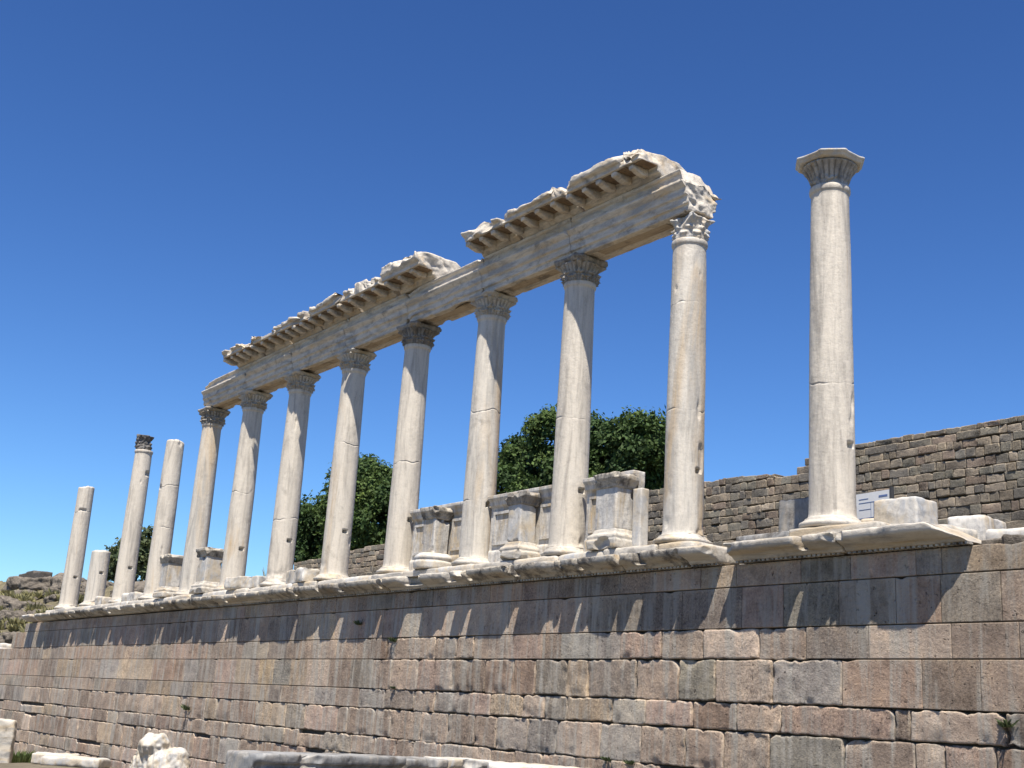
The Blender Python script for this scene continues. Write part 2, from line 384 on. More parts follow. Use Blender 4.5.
TINTS_OLD = [((.235, .185, .155), 9), ((.255, .195, .17), 6), ((.215, .175, .145), 7), ((.155, .155, .13), 3), ((.26, .215, .16), 3), ((.19, .19, .18), 3), ((.20, .145, .115), 3), ((.30, .25, .205), 3), ((.17, .155, .145), 3)]
TINTS = [((.28, .235, .195), 10), ((.30, .24, .205), 5), ((.255, .215, .18), 9), ((.235, .22, .19), 4), ((.33, .28, .215), 3), ((.26, .25, .235), 3), ((.25, .195, .155), 3), ((.36, .31, .26), 4), ((.21, .19, .17), 4)]
TB = [t for t, k in TINTS for _ in range(k)]
def block(x0, x1, z0, z1, rough, seed, cell, y=YW, depth=.16, tint=(.2, .18, .15), kr=1.0):
    """front face of one block with uneven outline, worn corners and a skirt going back into the wall"""
    w, h = x1-x0, z1-z0
    e = .014 if rough else .006
    us = [0, e/w, 2.2*e/w]; vs = [0, e/h, 2.2*e/h]
    nx = max(2, int(w/cell)); nz = max(2, int(h/cell))
    us = us+list(np.linspace(0, 1, nx+1)[1:-1])+[1-2.2*e/w, 1-e/w, 1]; vs = vs+list(np.linspace(0, 1, nz+1)[1:-1])+[1-2.2*e/h, 1-e/h, 1]
    us = np.array(sorted(us)); vs = np.array(sorted(vs))
    U, Vv = np.meshgrid(us, vs); U = U.ravel(); Vv = Vv.ravel()
    rr = R.random
    if rough:
        g0 = .004*kr; aj = .017*kr
        el = aj*(n1(z0+vs*h*6, seed)+.3).clip(0)+g0; er = aj*(n1(z0+vs*h*6, seed+1)+.3).clip(0)+g0
        eb = aj*(n1(x0+us*w*5, seed+2)+.2).clip(0)+g0*.7; et = 1.1*aj*(n1(x0+us*w*6, seed+3, 3)+.25).clip(0)+g0
        c = [R.choice((.008, .015, .03, .06)) for _ in range(4)]
        if rr() < .25: c[R.randrange(2, 4)] = R.uniform(.08, .17)
        ks = min(1, min(w, h)/.5); c = [q*ks*kr for q in c]
        jag = lambda q, sd_: .05*np.clip(n1(q*9, sd_, 4)-.12, 0, 1)
        et = et+jag(x0+us*w, seed+5)*1.6; eb = eb+jag(x0+us*w, seed+6); el = el+jag(z0+vs*h, seed+7)*.8; er = er+jag(z0+vs*h, seed+8)*.8
        dxl, dxr = us*w, (1-us)*w
        et = et+np.where(dxl < c[2]*1.3, c[2]-np.sqrt(np.clip(c[2]**2-(c[2]-np.minimum(dxl/1.3, c[2]))**2, 0, None)), 0)*.8
        et = et+np.where(dxr < c[3]*1.3, c[3]-np.sqrt(np.clip(c[3]**2-(c[3]-np.minimum(dxr/1.3, c[3]))**2, 0, None)), 0)*.8
        eb = eb+np.where(dxl < c[0], c[0]-np.sqrt(np.clip(c[0]**2-(c[0]-np.minimum(dxl, c[0]))**2, 0, None)), 0)*.6
        eb = eb+np.where(dxr < c[1], c[1]-np.sqrt(np.clip(c[1]**2-(c[1]-np.minimum(dxr, c[1]))**2, 0, None)), 0)*.6
    else:
        g0 = .005
        el = np.full(len(vs), g0); er = el.copy(); eb = np.full(len(us), g0)+.003; et = eb+.0
        if rr() < .15:
            k = .03*np.exp(-((us-R.random())/.08)**2); et = et+k
    L = np.tile(el[:, None], (1, len(us))).ravel(); Rr = np.tile(er[:, None], (1, len(us))).ravel()
    B = np.tile(eb, len(vs)); T = np.tile(et, len(vs))
    X = x0+L+(w-L-Rr)*U; Z = z0+B+(h-B-T)*Vv
    dx = np.minimum(U*w, (1-U)*w); dz = np.minimum(Vv*h, (1-Vv)*h)
    rnd = .012*(.5+.5*kr) if rough else .006
    d = np.minimum(dx, dz)
    topb = np.clip(1-(1-Vv)*h/(rnd*1.9), 0, 1)
    Y = y + rnd*.6*(1-np.clip(d/rnd, 0, 1))**2 + rnd*.4*topb**1.5*rough
    P = np.stack([X, Y*0, Z], 1)
    if rough:
        nb_ = sst(fbm(P*4.5, 55+seed % 13, 3), .12, .5)*(1-sst(d, .03, .16)); Y = Y+.03*nb_
        Y = Y+.008*fbm(P*3.2, seed % 97, 3)+.009*fbm(P*11, 8, 3)+R.uniform(-.007, .009)+R.uniform(-.02, .02)*(U-.5)*min(w, .6)
    else: Y = Y+.004*fbm(P*5, 4, 3)+R.uniform(-.004, .006)
    wear = (1-sst(d, .008, .035))*sst(fbm(P*6, 77, 2), -.25, .25)*(.5+.5*(Vv > .5)); wear = wear*(.75 if rough else .35)
    Vt = np.stack([X, Y, Z], 1)
    nu, nvv = len(us), len(vs); i = np.arange(nu*nvv).reshape(nvv, nu)
    F = [np.stack([i[:-1, :-1].ravel(), i[:-1, 1:].ravel(), i[1:, 1:].ravel(), i[1:, :-1].ravel()], 1)]
    ring = np.concatenate([i[0, :], i[1:, -1], i[-1, -2::-1], i[-2:0:-1, 0]])
    back = Vt[ring].copy(); back[:, 1] = y+depth
    nb = len(Vt); k = len(ring); r0 = ring; r1 = np.roll(ring, -1); b0 = nb+np.arange(k); b1 = np.roll(b0, -1)
    F.append(np.stack([r0, b0, b1, r1], 1))
    Vt = np.concatenate([Vt, back]); F = np.concatenate(F)
    TT = np.tile(np.array(list(tint)+[R.choice((0, .1, .25, .5, .8, 1))]), (len(Vt), 1))
    TT[:len(wear), :3] += (np.array([.42, .37, .30])-TT[:len(wear), :3])*wear[:, None]
    return Vt, F, TT
def accumulate(lst):
    V = []; F = []; T = []; o = 0
    for v, f, t in lst: V.append(v); F.append(f+o); T.append(t); o += len(v)
    return np.concatenate(V), np.concatenate(F), np.concatenate(T)
wall = thing('retaining_wall', 'long retaining wall of brown andesite blocks carrying the marble colonnade', 'wall', (0, 0, 0))
sm, rg = [], []
SPECIAL = {(3, -5.46): (.23, .24, .23), (4, -2.54): (.20, .205, .175), (5, -4.07): (.27, .27, .25), (5, -4.71): (.25, .26, .25), (1, -.13): (.125, .13, .115), (2, -.45): (.15, .155, .135), (6, -.7): (.15, .155, .14), (6, -7.22): (.27, .25, .23), (4, -17.52): (.33, .27, .18), (4, -16.7): (.19, .20, .19), (4, -24.93): (.23, .16, .12)}
seed = 100
for c in range(1, len(CZ)):
    xs = rowjoints(c)
    for a, b_ in zip(xs[:-1], xs[1:]):
        seed += 7
        s = smooth_at(c, (a+b_)/2)
        t = np.array(R.choice(TB))*R.uniform(.8, 1.18)
        t = np.array((.265, .222, .185))+.95*(t-np.array((.265, .222, .185)))
        for k, v in SPECIAL.items():
            if k[0] == c and abs(k[1]-a) < .02: t = np.array((.24, .215, .18))*.35+np.array(v)*1.12*.65
        cell = .05 if (a+b_)/2 > -14 else (.08 if a > -28 else .12)
        z0, z1 = CZ[c], CZ[c-1]
        if not s:
            z0 += R.uniform(-.015, .015)
            if c > 6 and R.random() < .12: z1 -= R.uniform(.03, .1)
        blk = block(a, b_, z0, z1, not s, seed, cell*(1.6 if s else 1), tint=t)
        (sm if s else rg).append(blk)
WT = np.array([1.23, 1.145, 1.09, 1])
V, F, T = accumulate(sm); mesh_obj('smooth_ashlar', V, F, M_wall, wall, tint=T*WT)
V, F, T = accumulate(rg); mesh_obj('rough_masonry', V, F, M_wall, wall, tint=T*WT)
V, F = join(boxm(-47.9, 9.8, YW+.11, -.26, -6.4, -1.62), boxm(-41.05, 9.8, YW+.11, -.26, -1.6, -1.0), boxm(-39.45, 9.8, YW+.11, -.26, -.99, -.66))
mesh_obj('wall_core', V, F, M_core, wall, smooth=False)

# ------------------------------------------------------------------ coping (cornice of the wall)
ORD = ['first', 'second', 'third', 'fourth', 'fifth', 'sixth', 'seventh', 'eighth', 'ninth', 'tenth', 'eleventh', 'twelfth', 'thirteenth']
def cop_profile():
    return [(-.12, -.36), (-.12, -.60), (-.62, -.60), (-.64, -.555), (-.70, -.54), (-.80, -.50), (-.87, -.465), (-.885, -.36), (-.76, -.345)]
def DEEP(x):     # the few places where a piece of the projecting edge is missing
    o = 0
    for c, w in ((-3.25, .16), (-4.75, .07), (-8.1, .10), (-8.75, .2), (-10.15, .42), (-11.5, .07), (-13.25, .16), (-15.5, .1), (-19.6, .1), (-24.3, .12), (-29, .12), (-33.2, .1), (-6.6, .12), (.1, .09)):
        o = o+.34*(1-sst(np.abs(x-c+.03*n1(x*9, 5)), w*.5, w))
    return o
def make_coping(x0, x1, label, sd, near):
    t = thing('cornice_block', label, 'cornice block', ((x0+x1)/2, 0, -.5), 'marble cornice blocks along the top of the retaining wall')
    cx = (x0+x1)/2
    def tf(x, y, z):
        if y < -.74:
            y = y+.018*float(n1(x*1.3+sd, 3)[0]); z = z+.006*float(n1(x*2+sd, 5)[0])
        return y, z+.5
    V, F = prism(cop_profile(), x0-cx+.006, x1-cx-.006, tf, 8)
    def post(co):
        lip = sst(-co[:, 1], .66, .84)
        P = np.stack([co[:, 0]+cx, co[:, 1]*0, co[:, 2]*0], 1)
        cut = np.clip(fbm(P*2.7, 41, 4)-.18, 0, 1)*.9 + np.clip(n1((co[:, 0]+cx)*.9, 77)-.35, 0, 1)*.5
        co[:, 1] += lip*np.clip(cut*.20+DEEP(co[:, 0]+cx), 0, .34)
        if x1 > 2.4: co[:, 0] = np.minimum(co[:, 0], 2.62-cx-1.9*(co[:, 2]+.1)+.04*fbm(co*5, 3, 3))
        return co
    weather('block', (V, F), (M_patina if sd % 5 == 1 else M_cop) if sd % 3 else M_marble, t, voxel=.024 if near else .04, chip=.6, it=6, amp=.008, freq=7, seed=sd, cf=2.4, thr=.05, post=post, cuts=int((x1-x0)*4), cutr=.10, cutsel=lambda q: (q[:, 1] < -.5) & (q[:, 2] > 0))
    if near:
        parts = []; x = x0-cx+.04
        while x < x1-cx-.06: parts.append(boxm(x, x+.05, -.60, -.5, -.128, -.094)); x += .085
        V, F = join(*parts); mesh_obj('dentil_row', V, F, M_cop, t, smooth=False)
    return t
sd = 1
for i in range(1, 13):
    for k in (0, 1):
        cx = -3*i+(0 if k == 0 else 1.5)
        x0, x1 = cx-.75, cx+.75
        if k and i == 1: x1 = -1.62
        if i == 12 and k == 0: x0 = -37.3
        if k == 0: lab = 'cornice block on the wall top directly below the %s column from the right' % ORD[i]
        else: lab = 'cornice block on the wall, between the %s and %s columns from the right' % (ORD[i-1], ORD[i])
        sd += 1; make_coping(x0, x1, lab, sd, cx > -22)
make_coping(-1.32, .72, 'long marble cornice block directly below the lone rightmost column', 60, True)
def endcut(co_): return co_
t = make_coping(.73, 2.65, 'last marble cornice block at the right end, with a bright slanting broken face', 63, True)
t = thing('cornice_block', 'short broken cornice piece set apart at the far left end of the wall top', 'cornice block', (-38.3, 0, -.5), 'marble cornice blocks along the top of the retaining wall')
V, F = prism([(y, z+.5) for y, z in cop_profile()], -.55, .5); weather('block', (V, F), M_white, t, voxel=.04, chip=.9, it=20, amp=.03, seed=71)

# ------------------------------------------------------------------ stylobate
st = thing('stylobate', 'low step of pale marble slabs the columns and pedestals stand on', 'step', (0, 0, 0))
parts = []
xs = np.arange(-37.2, -2.3, 1.31)
for i, x in enumerate(xs): 
    dz = R.uniform(-.012, .01); weather('slab', boxm(x+.004, min(x+1.306, -2.32), -.5+R.uniform(-.02, .03), .85, -.60, -.17+dz), M_marble if i % 3 else M_white, st, voxel=.05, chip=.7, it=6, amp=.008, seed=200+i)
weather('slab', boxm(-1.40, -.35, -.5, .8, -.6, -.2), M_greyslab, st, voxel=.04, chip=.5, it=6, amp=.006, seed=240)
weather('slab', boxm(-.345, 1.2, -.52, .8, -.6, -.19), M_marble, st, voxel=.04, chip=.5, it=6, amp=.006, seed=241)
weather('slab', boxm(1.21, 2.2, -.45, .8, -.6, -.3), M_marble, st, voxel=.04, chip=.7, it=10, amp=.01, seed=242)

# ------------------------------------------------------------------ columns
SH0, SH1 = 0.0, 5.17
def shaft(parent, mat, seed, ztop=SH1, broken=False, cracks=(), bites=(), slant=(0, 0), hole=True):
    nT = 96
    zs = list(np.linspace(SH0, ztop, int(ztop/.045)+1))
    zs += [.02, .05, .08]
    if not broken: zs += [ztop-.1, ztop-.085, ztop-.06, ztop-.03, ztop-.01]
    for c in cracks: zs += [c-.025, c-.012, c-.004, c+.004, c+.012, c+.025]
    if hole: zs += [1.0, 1.01, 1.02, 1.04, 1.06, 1.08, 1.09, 1.1]
    zs = np.array(sorted(set(round(z, 4) for z in zs if z <= ztop)))
    th = np.linspace(0, 2*np.pi, nT, endpoint=False)
    TH, Z = np.meshgrid(th, zs)
    TH = TH.ravel(); Z = Z.ravel()
    t = Z/SH1
    Rr = .340-.052*t**1.5
    Rr = Rr+.016*np.exp(-Z/.04)
    if not broken: Rr = Rr+.022*sst(Z, ztop-.11, ztop-.085)+.006*np.sin(np.clip((Z-ztop+.085)/.085, 0, 1)*np.pi)
    P = np.stack([np.cos(TH)*.34, np.sin(TH)*.34, Z], 1)
    zc = Z.copy()
    for c in cracks:
        zc = zc+np.exp(-((Z-c)/.22)**2)*.16*fbm(P*np.array([2.5, 2.5, 0])+c*9, seed, 3)
        Rr = Rr-.013*np.exp(-((Z-c)/.010)**2)*(.1+.9*sst(fbm(P*3+c, seed+2), -.1, .25))
    off = seed*5.1
    Rr = Rr-.007*sst(fbm((P+off)*np.array([1.8, 1.8, .3]), seed+12, 2), .0, .35)
    Rr = Rr+.006*fbm((P+off)*np.array([1.5, 1.5, .5]), seed, 3)+.0025*fbm((P+off)*9, seed+1, 2)
    # dressed-off flat spots and chips
    ch = fbm((P+off)*np.array([3, 3, 1.6]), seed+4, 3); Rr = Rr-.035*sst(ch, .60, .72)
    lowchip = sst(fbm((P+off)*np.array([3.5, 3.5, 4]), seed+6, 3), .15, .6)*np.exp(-(Z/.22)**2); Rr = Rr-.05*lowchip
    if hole:
        a = np.abs((TH+np.pi-.05) % (2*np.pi)-np.pi)*.34
        m = (1-sst(a, .05, .075))*sst(Z, 1.0, 1.02)*(1-sst(Z, 1.09, 1.10)); Rr = Rr-.16*m
    for (ba, bz, bw, bh, bd) in bites:
        a = np.abs((TH-ba+np.pi) % (2*np.pi)-np.pi)*.33; P2 = np.stack([a*3, Z*4, a*0], 1)
        m = (1-sst(a/bw+.3*fbm(P2*2, seed, 2), .55, 1))*(1-sst(np.abs(Z-bz)/bh+.25*fbm(P2*3, seed+1, 2), .6, 1)); Rr = Rr-bd*m
    X = np.cos(TH)*Rr; Y = np.sin(TH)*Rr; Z = zc
    V = np.stack([X, Y, Z], 1); nz = len(zs)
    # caps
    for k, fr in enumerate((.8, .5, .2)):
        ring = V[(nz-1)*nT:nz*nT].copy(); ring[:, :2] *= fr
        V = np.concatenate([V, ring])
    rows = nz+3
    if broken:
        topm = sst(V[:, 2], ztop-.35, ztop)
        V[:, 2] += topm*(slant[0]*V[:, 0]+slant[1]*V[:, 1])+topm*.09*fbm(V*np.array([5, 5, 0])+seed, seed, 3)
        rr = np.hypot(V[:, 0], V[:, 1]); V[:, 2] -= topm*.05*sst(rr, .2, .34)
    i = np.arange(rows*nT).reshape(rows, nT); j = np.roll(i, -1, 1)
    F = np.stack([i[:-1].ravel(), j[:-1].ravel(), j[1:].ravel(), i[1:].ravel()], 1)
    F = [tuple(f) for f in F]+[tuple(i[-1])]
    return mesh_obj('shaft', V, F, mat, parent)
def lathe(profile, nT=64, mod=None):
    th = np.linspace(0, 2*np.pi, nT, endpoint=False); V = []
    for (r, z) in profile:
        for a in th: V.append((r*math.cos(a), r*math.sin(a), z))
    V = np.array(V)
    if mod: V = mod(V)
    n = len(profile); i = np.arange(n*nT).reshape(n, nT); j = np.roll(i, -1, 1)
    F = [tuple(f) for f in np.stack([i[:-1].ravel(), j[:-1].ravel(), j[1:].ravel(), i[1:].ravel()], 1)]+[tuple(i[-1]), tuple(i[0][::-1])]
    return V, F
def base(parent, mat, seed):
    prof = [(.44, -.17), (.47, -.155), (.485, -.12), (.475, -.09), (.44, -.075), (.425, -.06), (.40, -.045), (.40, -.03), (.37, -.012), (.355, .0), (.32, .004)]
    def mod(V):
        k = 1+.02*fbm(V*4+seed, seed, 3)-.10*sst(fbm(V*2.6+seed*3, seed+1, 3), .1, .5); V[:, :2] *= k[:, None]; return V
    V, F = lathe(prof, 72, mod); return mesh_obj('base', V, F, mat, parent)
def bell(leafy=True, seed=0):
    nT, nz = 192, 46; z = np.linspace(0, .36, nz); th = np.linspace(0, 2*np.pi, nT, endpoint=False)
    TH, Z = np.meshgrid(th, z); TH = TH.ravel(); Z = Z.ravel(); t = Z/.36
    Rr = (.275+.02*t+.10*t**3.2) if leafy else (.268+.02*t+.12*t**2.6)
    # upper tongues
    f = np.abs(np.cos(TH*12)); up = sst(t, .42, .5)*(1-sst(t, .93, 1))
    if not leafy: up = sst(t, .18, .3)*(1-sst(t, .94, 1))
    Rr = Rr+up*(.048*np.sqrt(f)-.022)*(.5+t)
    if leafy:
        for (n, ph, zt, zb, am) in ((8, 0, .52, 0, .068), (8, np.pi/8, .30, 0, .07)):
            a = (np.cos((TH-ph)*n)+1)/2
            lw = sst(a, .18, .42)*(1-sst(t, zt-.01, zt+.04))
            rib = .016*np.cos((TH-ph)*n*5)
            curl = .055*np.exp(-((t-zt+.06)/.07)**2)
            Rr = Rr+lw*(am*.55+rib+curl*(.4+.6*a)+.008*np.cos(t*60))
        # corner volutes
        v = np.clip(np.cos(TH*4-np.pi), 0, 1)**8; Rr = Rr+v*sst(t, .6, .95)*.10
    else:
        P = np.stack([np.cos(TH), np.sin(TH), Z*3], 1)
        Rr = Rr+(1-sst(t, .2, .4))*(.03*sst(fbm(P*4, 5, 3), 0, .3))
    V = np.stack([Rr*np.cos(TH), Rr*np.sin(TH), Z], 1)
    i = np.arange(nz*nT).reshape(nz, nT); j = np.roll(i, -1, 1)
    F = [tuple(q) for q in np.stack([i[:-1].ravel(), j[:-1].ravel(), j[1:].ravel(), i[1:].ravel()], 1)]+[tuple(i[-1]), tuple(i[0][::-1])]
    return V, F
def abacus(z0=.355, z1=.47, hw=.44, cut=.13, conc=.05):
    P = []
    for k in range(4):
        a = k*math.pi/2; ca, sa = math.cos(a), math.sin(a)
        pts = [(hw, -hw+cut)]
        for s in np.linspace(-1, 1, 13)[1:-1]: pts.append((hw-conc*(1-s*s), s*(hw-cut)))
        pts.append((hw, hw-cut))
        for x, y in pts: P.append((x*ca-y*sa, x*sa+y*ca))
    V = []; n = len(P)
    for s, z in ((.9, z0), (.93, z0+.045), (.985, z0+.055), (1, z0+.075), (1, z1-.004), (.99, z1)):
        for x, y in P: V.append((x*s, y*s, z))
    i = np.arange(6*n).reshape(6, n); j = np.roll(i, -1, 1)
    F = [tuple(q) for q in np.stack([i[:-1].ravel(), j[:-1].ravel(), j[1:].ravel(), i[1:].ravel()], 1)]+[tuple(i[-1]), tuple(i[0][::-1])]
    return V, F
bellA = bell(True); bellB = bell(False); aba = abacus(); abaB = abacus(.375, .47, .50, .27, .03)
camang = lambda x: math.atan2(CAMPOS.y, CAMPOS.x-x)
SPEC = {
 0: dict(lab='lone rightmost column with a leaf capital and nothing resting on it', mat=M_shaft, cracks=(1.97,), cap='B'),
 1: dict(lab='second column from the right, pale shaft with a battered capital under the broken architrave end', mat=M_shaft_cool, cracks=(2.12, 3.95), cap='ruin'),
 2: dict(lab='third column from the right, rising behind the largest pedestal and carrying a leafy capital', mat=M_shaft, cracks=(2.46,), cap='A'),
 3: dict(lab='fourth column from the right, between two parapet panels, its capital fluted', mat=M_shaft_cool, cracks=(1.2, 3.1), cap='A'),
 4: dict(lab='fifth column from the right, standing at the left end of the parapet panels', mat=M_shaft, cracks=(2.33,), cap='A', dark=True),
 5: dict(lab='sixth column from the right, in front of the round tree left of the parapets', mat=M_shaft, cracks=(3.2,), cap='A'),
 6: dict(lab='seventh column from the right, directly left of the round green tree', mat=M_shaft, cracks=(1.62,), cap='A'),
 7: dict(lab='eighth column from the right, just right of the two far pedestals', mat=M_shaft, cracks=(2.7,), cap='A'),
 8: dict(lab='ninth column from the right, carrying the left end of the long architrave', mat=M_shaft_cool, cracks=(3.47,), cap='A'),
 9: dict(lab='tall broken column without capital, fourth column from the left', mat=M_shaft, cracks=(2.15, 3.55), top=5.05, slant=(.12, -.1), bites=[(rad(-95), 3.55, .12, .07, .06)]),
 10: dict(lab='third column from the left, with a dark broken stump of a capital on top', mat=M_shaft, cracks=(2.6, ), cap='stump', bites=[(rad(40), 4.35, .2, .07, .09)]),
 11: dict(lab='shortest broken column stump, second from the left', mat=M_shaft_cool, top=1.86, cracks=(), slant=(0.05, .0)),
 12: dict(lab='leftmost broken column with a rounded top and a dark slot across it', mat=M_shaft, top=4.52, cracks=(3.55,), slant=(.25, -.05), bites=[(rad(-20), 3.6, .22, .05, .09)]),
}
for i in range(13):
    s = SPEC[i]
    t = thing('column', s['lab'], 'column', (-3.0*i+{0: .04, 1: -.03, 2: -.05}.get(i, 0), 0, 0), 'marble columns of the ruined colonnade')
    top = s.get('top')
    shaft(t, s['mat'], 10+i*3, ztop=top or SH1, broken=top is not None, cracks=s.get('cracks', ()), bites=s.get('bites', ()), slant=s.get('slant', (0, 0)))
    base(t, M_marble, 50+i)
    c = s.get('cap')
    if c in ('A', 'B'):
        V, F = bellA if c == 'A' else bellB
        V = np.array(V)
        if c == 'A':
            nz_ = fbm(V*7+i*3, 60+i, 3); V = V.copy(); V[:, :2] *= (1-.05*np.clip(nz_-.05, 0, 1)*3*.5)[:, None]
        cm = M_patina if s.get('dark') else (M_cap if i in (0, 2, 8) else M_marble)
        V = V+np.array([0, 0, SH1]); cap = mesh_obj('capital', V, F, cm, t)
        V2, F2 = (aba if c == 'A' else abaB); V2 = np.array(V2)+np.array([0, 0, SH1]); 
        weather('abacus', (V2, F2), M_white if i == 0 else (M_patina if i == 2 else cm), cap, voxel=.018 if i < 5 else .03, chip=.7 if c == 'A' else .25, it=8, amp=.006, seed=90+i, cf=3, thr=.1)
    elif c == 'ruin':
        V, F = join((np.array(bellA[0])*np.array([.84, .84, 1.22]), bellA[1]))
        V = np.array(V)+np.array([0, 0, SH1])
        def pst(co):
            z = co[:, 2]-SH1; k = sst(z, .2, .5)*.12*fbm(co*4, 6, 3); co[:, 0] += k+.03*sst(z, .2, .4); co[:, 2] += .04*fbm(co*3, 9, 2)*sst(z, .3, .45); return co
        weather('capital', (V, F), M_white, t, voxel=.015, chip=1, it=9, amp=.02, lump=.04, cuts=14, cutr=.14, seed=93, cf=3.5, thr=-.15, post=pst)
    elif c == 'stump':
        V, F = join((np.array(bellA[0])*np.array([.78, .78, 1.5]), bellA[1]))
        V = np.array(V)+np.array([-.05, -.02, SH1])
        def pst(co):
            z = co[:, 2]-SH1; co[:, 0] += .1*fbm(co*5, 6, 3)*sst(z, 0, .3); co[:, :2] *= (1-.35*sst(fbm(co*4, 3, 3), 0, .3)*sst(z, .05, .2))[:, None]; return co
        weather('capital', (V, F), M_soot, t, voxel=.02, chip=.8, it=5, amp=.03, lump=.05, seed=95, cf=4, thr=-.1, post=pst)

# ------------------------------------------------------------------ entablature
def arch_profile():
    f = [(-.285, 5.645), (-.285, 5.765), (-.328, 5.772), (-.328, 5.915), (-.371, 5.922), (-.371, 6.065), (-.40, 6.08), (-.455, 6.15), (-.455, 6.19), (-.335, 6.205), (-.325, 6.385), (-.37, 6.405), (-.385, 6.465)]
    b = [(-y, z) for y, z in f[::-1]]
    return f+b+[(.13, 5.645), (.12, 5.685), (-.12, 5.685), (-.13, 5.645)]
for i in range(1, 8):
    x0, x1 = -3.0*(i+1), -3.0*i
    if i == 7: x0 = -24.15
    if i == 1: x1 = -2.70
    t = thing('architrave_block', 'grey-streaked marble beam resting on the %s and %s columns from the right' % (ORD[i], ORD[i+1]), 'marble beam', ((x0+x1)/2, 0, 5.645), 'marble beams carried by the columns')
    cx = (x0+x1)/2
    pr = [(y, z-5.645) for y, z in arch_profile()]
    V, F = prism(pr, x0-cx+(0 if i == 7 else .006), x1-cx-.006, None, 1)
    def post(co, i=i, cx=cx):
        X = co[:, 0]+cx
        if i == 1:     # rough broken right end, taller at the front left, sloping down to the right
            k = sst(X, -3.0, -2.75)
            top = .80-.34*k+.12*fbm(co*np.array([0, 3, 0])+3, 5, 2)
            lim = np.where(X > -3.2, np.clip(top, .25, 2), 2)
            co[:, 2] = np.minimum(co[:, 2], lim+.08*lfbm(co*5, 8, 3))
            ex = sst(X, -2.95, -2.72)
            co[:, 0] += ex*(.16*lfbm(co*3.5, 3, 4)-.05+.06*(co[:, 1]))
        if i in (3, 4):
            gapm = sst(fbm(np.stack([X*1.1, co[:, 1]*0, co[:, 1]*0], 1), 21, 3), .15, .5)*(co[:, 2] > .7)*(co[:, 1] < 0); co[:, 2] -= gapm*.10
        if i == 7:
            e = 1-sst(X, -24.2, -23.2); co[:, 2] -= e*sst(co[:, 2], .6, .8)*.12*(1+fbm(co*4, 2, 2))
        # broken bits at the lower edge
        low = (co[:, 2] < .16)*sst(fbm(np.stack([X*1.7, co[:, 1]*2, co[:, 1]*0], 1), 31, 3), .25, .6)
        co[:, 2] += low*.07
        return co
    ab = weather('beam', (V, F), M_ent, t, voxel=.018 if i < 4 else .023, chip=.45, it=3, amp=.006, freq=9, seed=120+i, cf=1.9, thr=.12, post=post, cuts=12, cutr=.12)
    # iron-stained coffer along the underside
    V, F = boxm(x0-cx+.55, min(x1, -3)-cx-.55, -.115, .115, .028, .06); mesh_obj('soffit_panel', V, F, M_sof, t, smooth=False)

def corn_profile(top):
    return [(.36, 0), (-.36, 0), (-.40, .05), (-.46, .075), (-.46, .18), (-.90, .18), (-.90, .265), (-.93, .275), (-.955, .31), (-1.0, .36), (-1.0, top), (-.7, top+.03), (.1, top-.03), (.36, top-.18)]
def mod_mesh():
    poly = [(-.47, .04), (-.60, .03), (-.72, .06), (-.80, .09), (-.86, .08), (-.88, .18), (-.47, .18)]
    return prism(poly, -.075, .075, None, 2)
MZ = 6.468
protoM = None
def cornice(x0, x1, label, sd, top=.45, cut=.22, endface=False):
    global protoM
    cx = (x0+x1)/2
    t = thing('modillion_cornice', label, 'cornice block', (cx, 0, MZ), 'projecting cornice blocks on top of the beams')
    def tf(x, y, z):
        if z > .3:
            c = cut*max(0, float(n1((x+cx)*1.25, 33, 3)[0])+.25)+.07*max(0, float(n1((x+cx)*6, 35, 2)[0]))
            w = 1 if y < -.6 else .35
            z = max(z-c*w, .27)
        return y, z
    V, F = prism(corn_profile(top), x0-cx+.008, x1-cx-.008, tf, int((x1-x0)/.09))
    def post(co):
        lip = sst(-co[:, 1], .85, .97)*sst(co[:, 2], .2, .3)
        co[:, 1] += lip*.12*np.clip(fbm((co+[cx, 0, 0])*np.array([3, 0, 3]), 8, 3), 0, 1)
        # ragged outer ends
        for (e, s) in ((x0-cx, 1), (x1-cx, -1)):
            k = 1-sst(np.abs(co[:, 0]-e), 0, .3); co[:, 0] += s*k*.13*np.clip(lfbm(co*np.array([2, 3, 4])+e, sd+3, 3)+.25, 0, 1)
        return co
    weather('cornice_slab', (V, F), M_ent, t, voxel=.023, chip=.4, it=3, amp=.008, freq=9, seed=sd, cf=2.2, thr=.1, post=post, cuts=int((x1-x0)*11), cutr=.15, cutsel=lambda q: (q[:, 2] > .3) & (np.abs(q[:, 0]) < (x1-x0)/2-.12))
    n = max(1, int((x1-x0-.05)/.42)); 
    for k in range(n):
        x = x0-cx+(k+.5)*(x1-x0)/n
        if protoM is None:
            o = weather('modillion', mod_mesh(), M_ent, t, voxel=.016, chip=.6, it=6, amp=.006, seed=9); protoM = o
        else:
            o = protoM.copy(); COL.objects.link(o); o.parent = t
        o.location = (x-.10, 0, 0); 
        if k % 3 == 1: o.scale = (.9, .97, 1)
    # rust-stained hollows between the brackets, colour darkened to stand for their shade
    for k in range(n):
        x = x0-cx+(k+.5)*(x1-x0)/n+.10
        V, F = boxm(x-.115, x+.115, -.84, -.49, (.165), .1785); mesh_obj('coffer', V, F, M_rust_shade, t, smooth=False)
B = [(-9.0, -7.62), (-7.6, -5.62), (-5.6, -3.4)]
LB = ['broken leftmost block of the right-hand projecting cornice, beyond a gap in the frieze', 'middle block of the right-hand projecting cornice, above the third and fourth columns', 'highest cornice block, at the right end, with a bright rough end face']
for k, (a, b_) in enumerate(B): cornice(a, b_, LB[k], 140+k, top=[.40, .45, .47][k], cut=[.2, .13, .1][k])
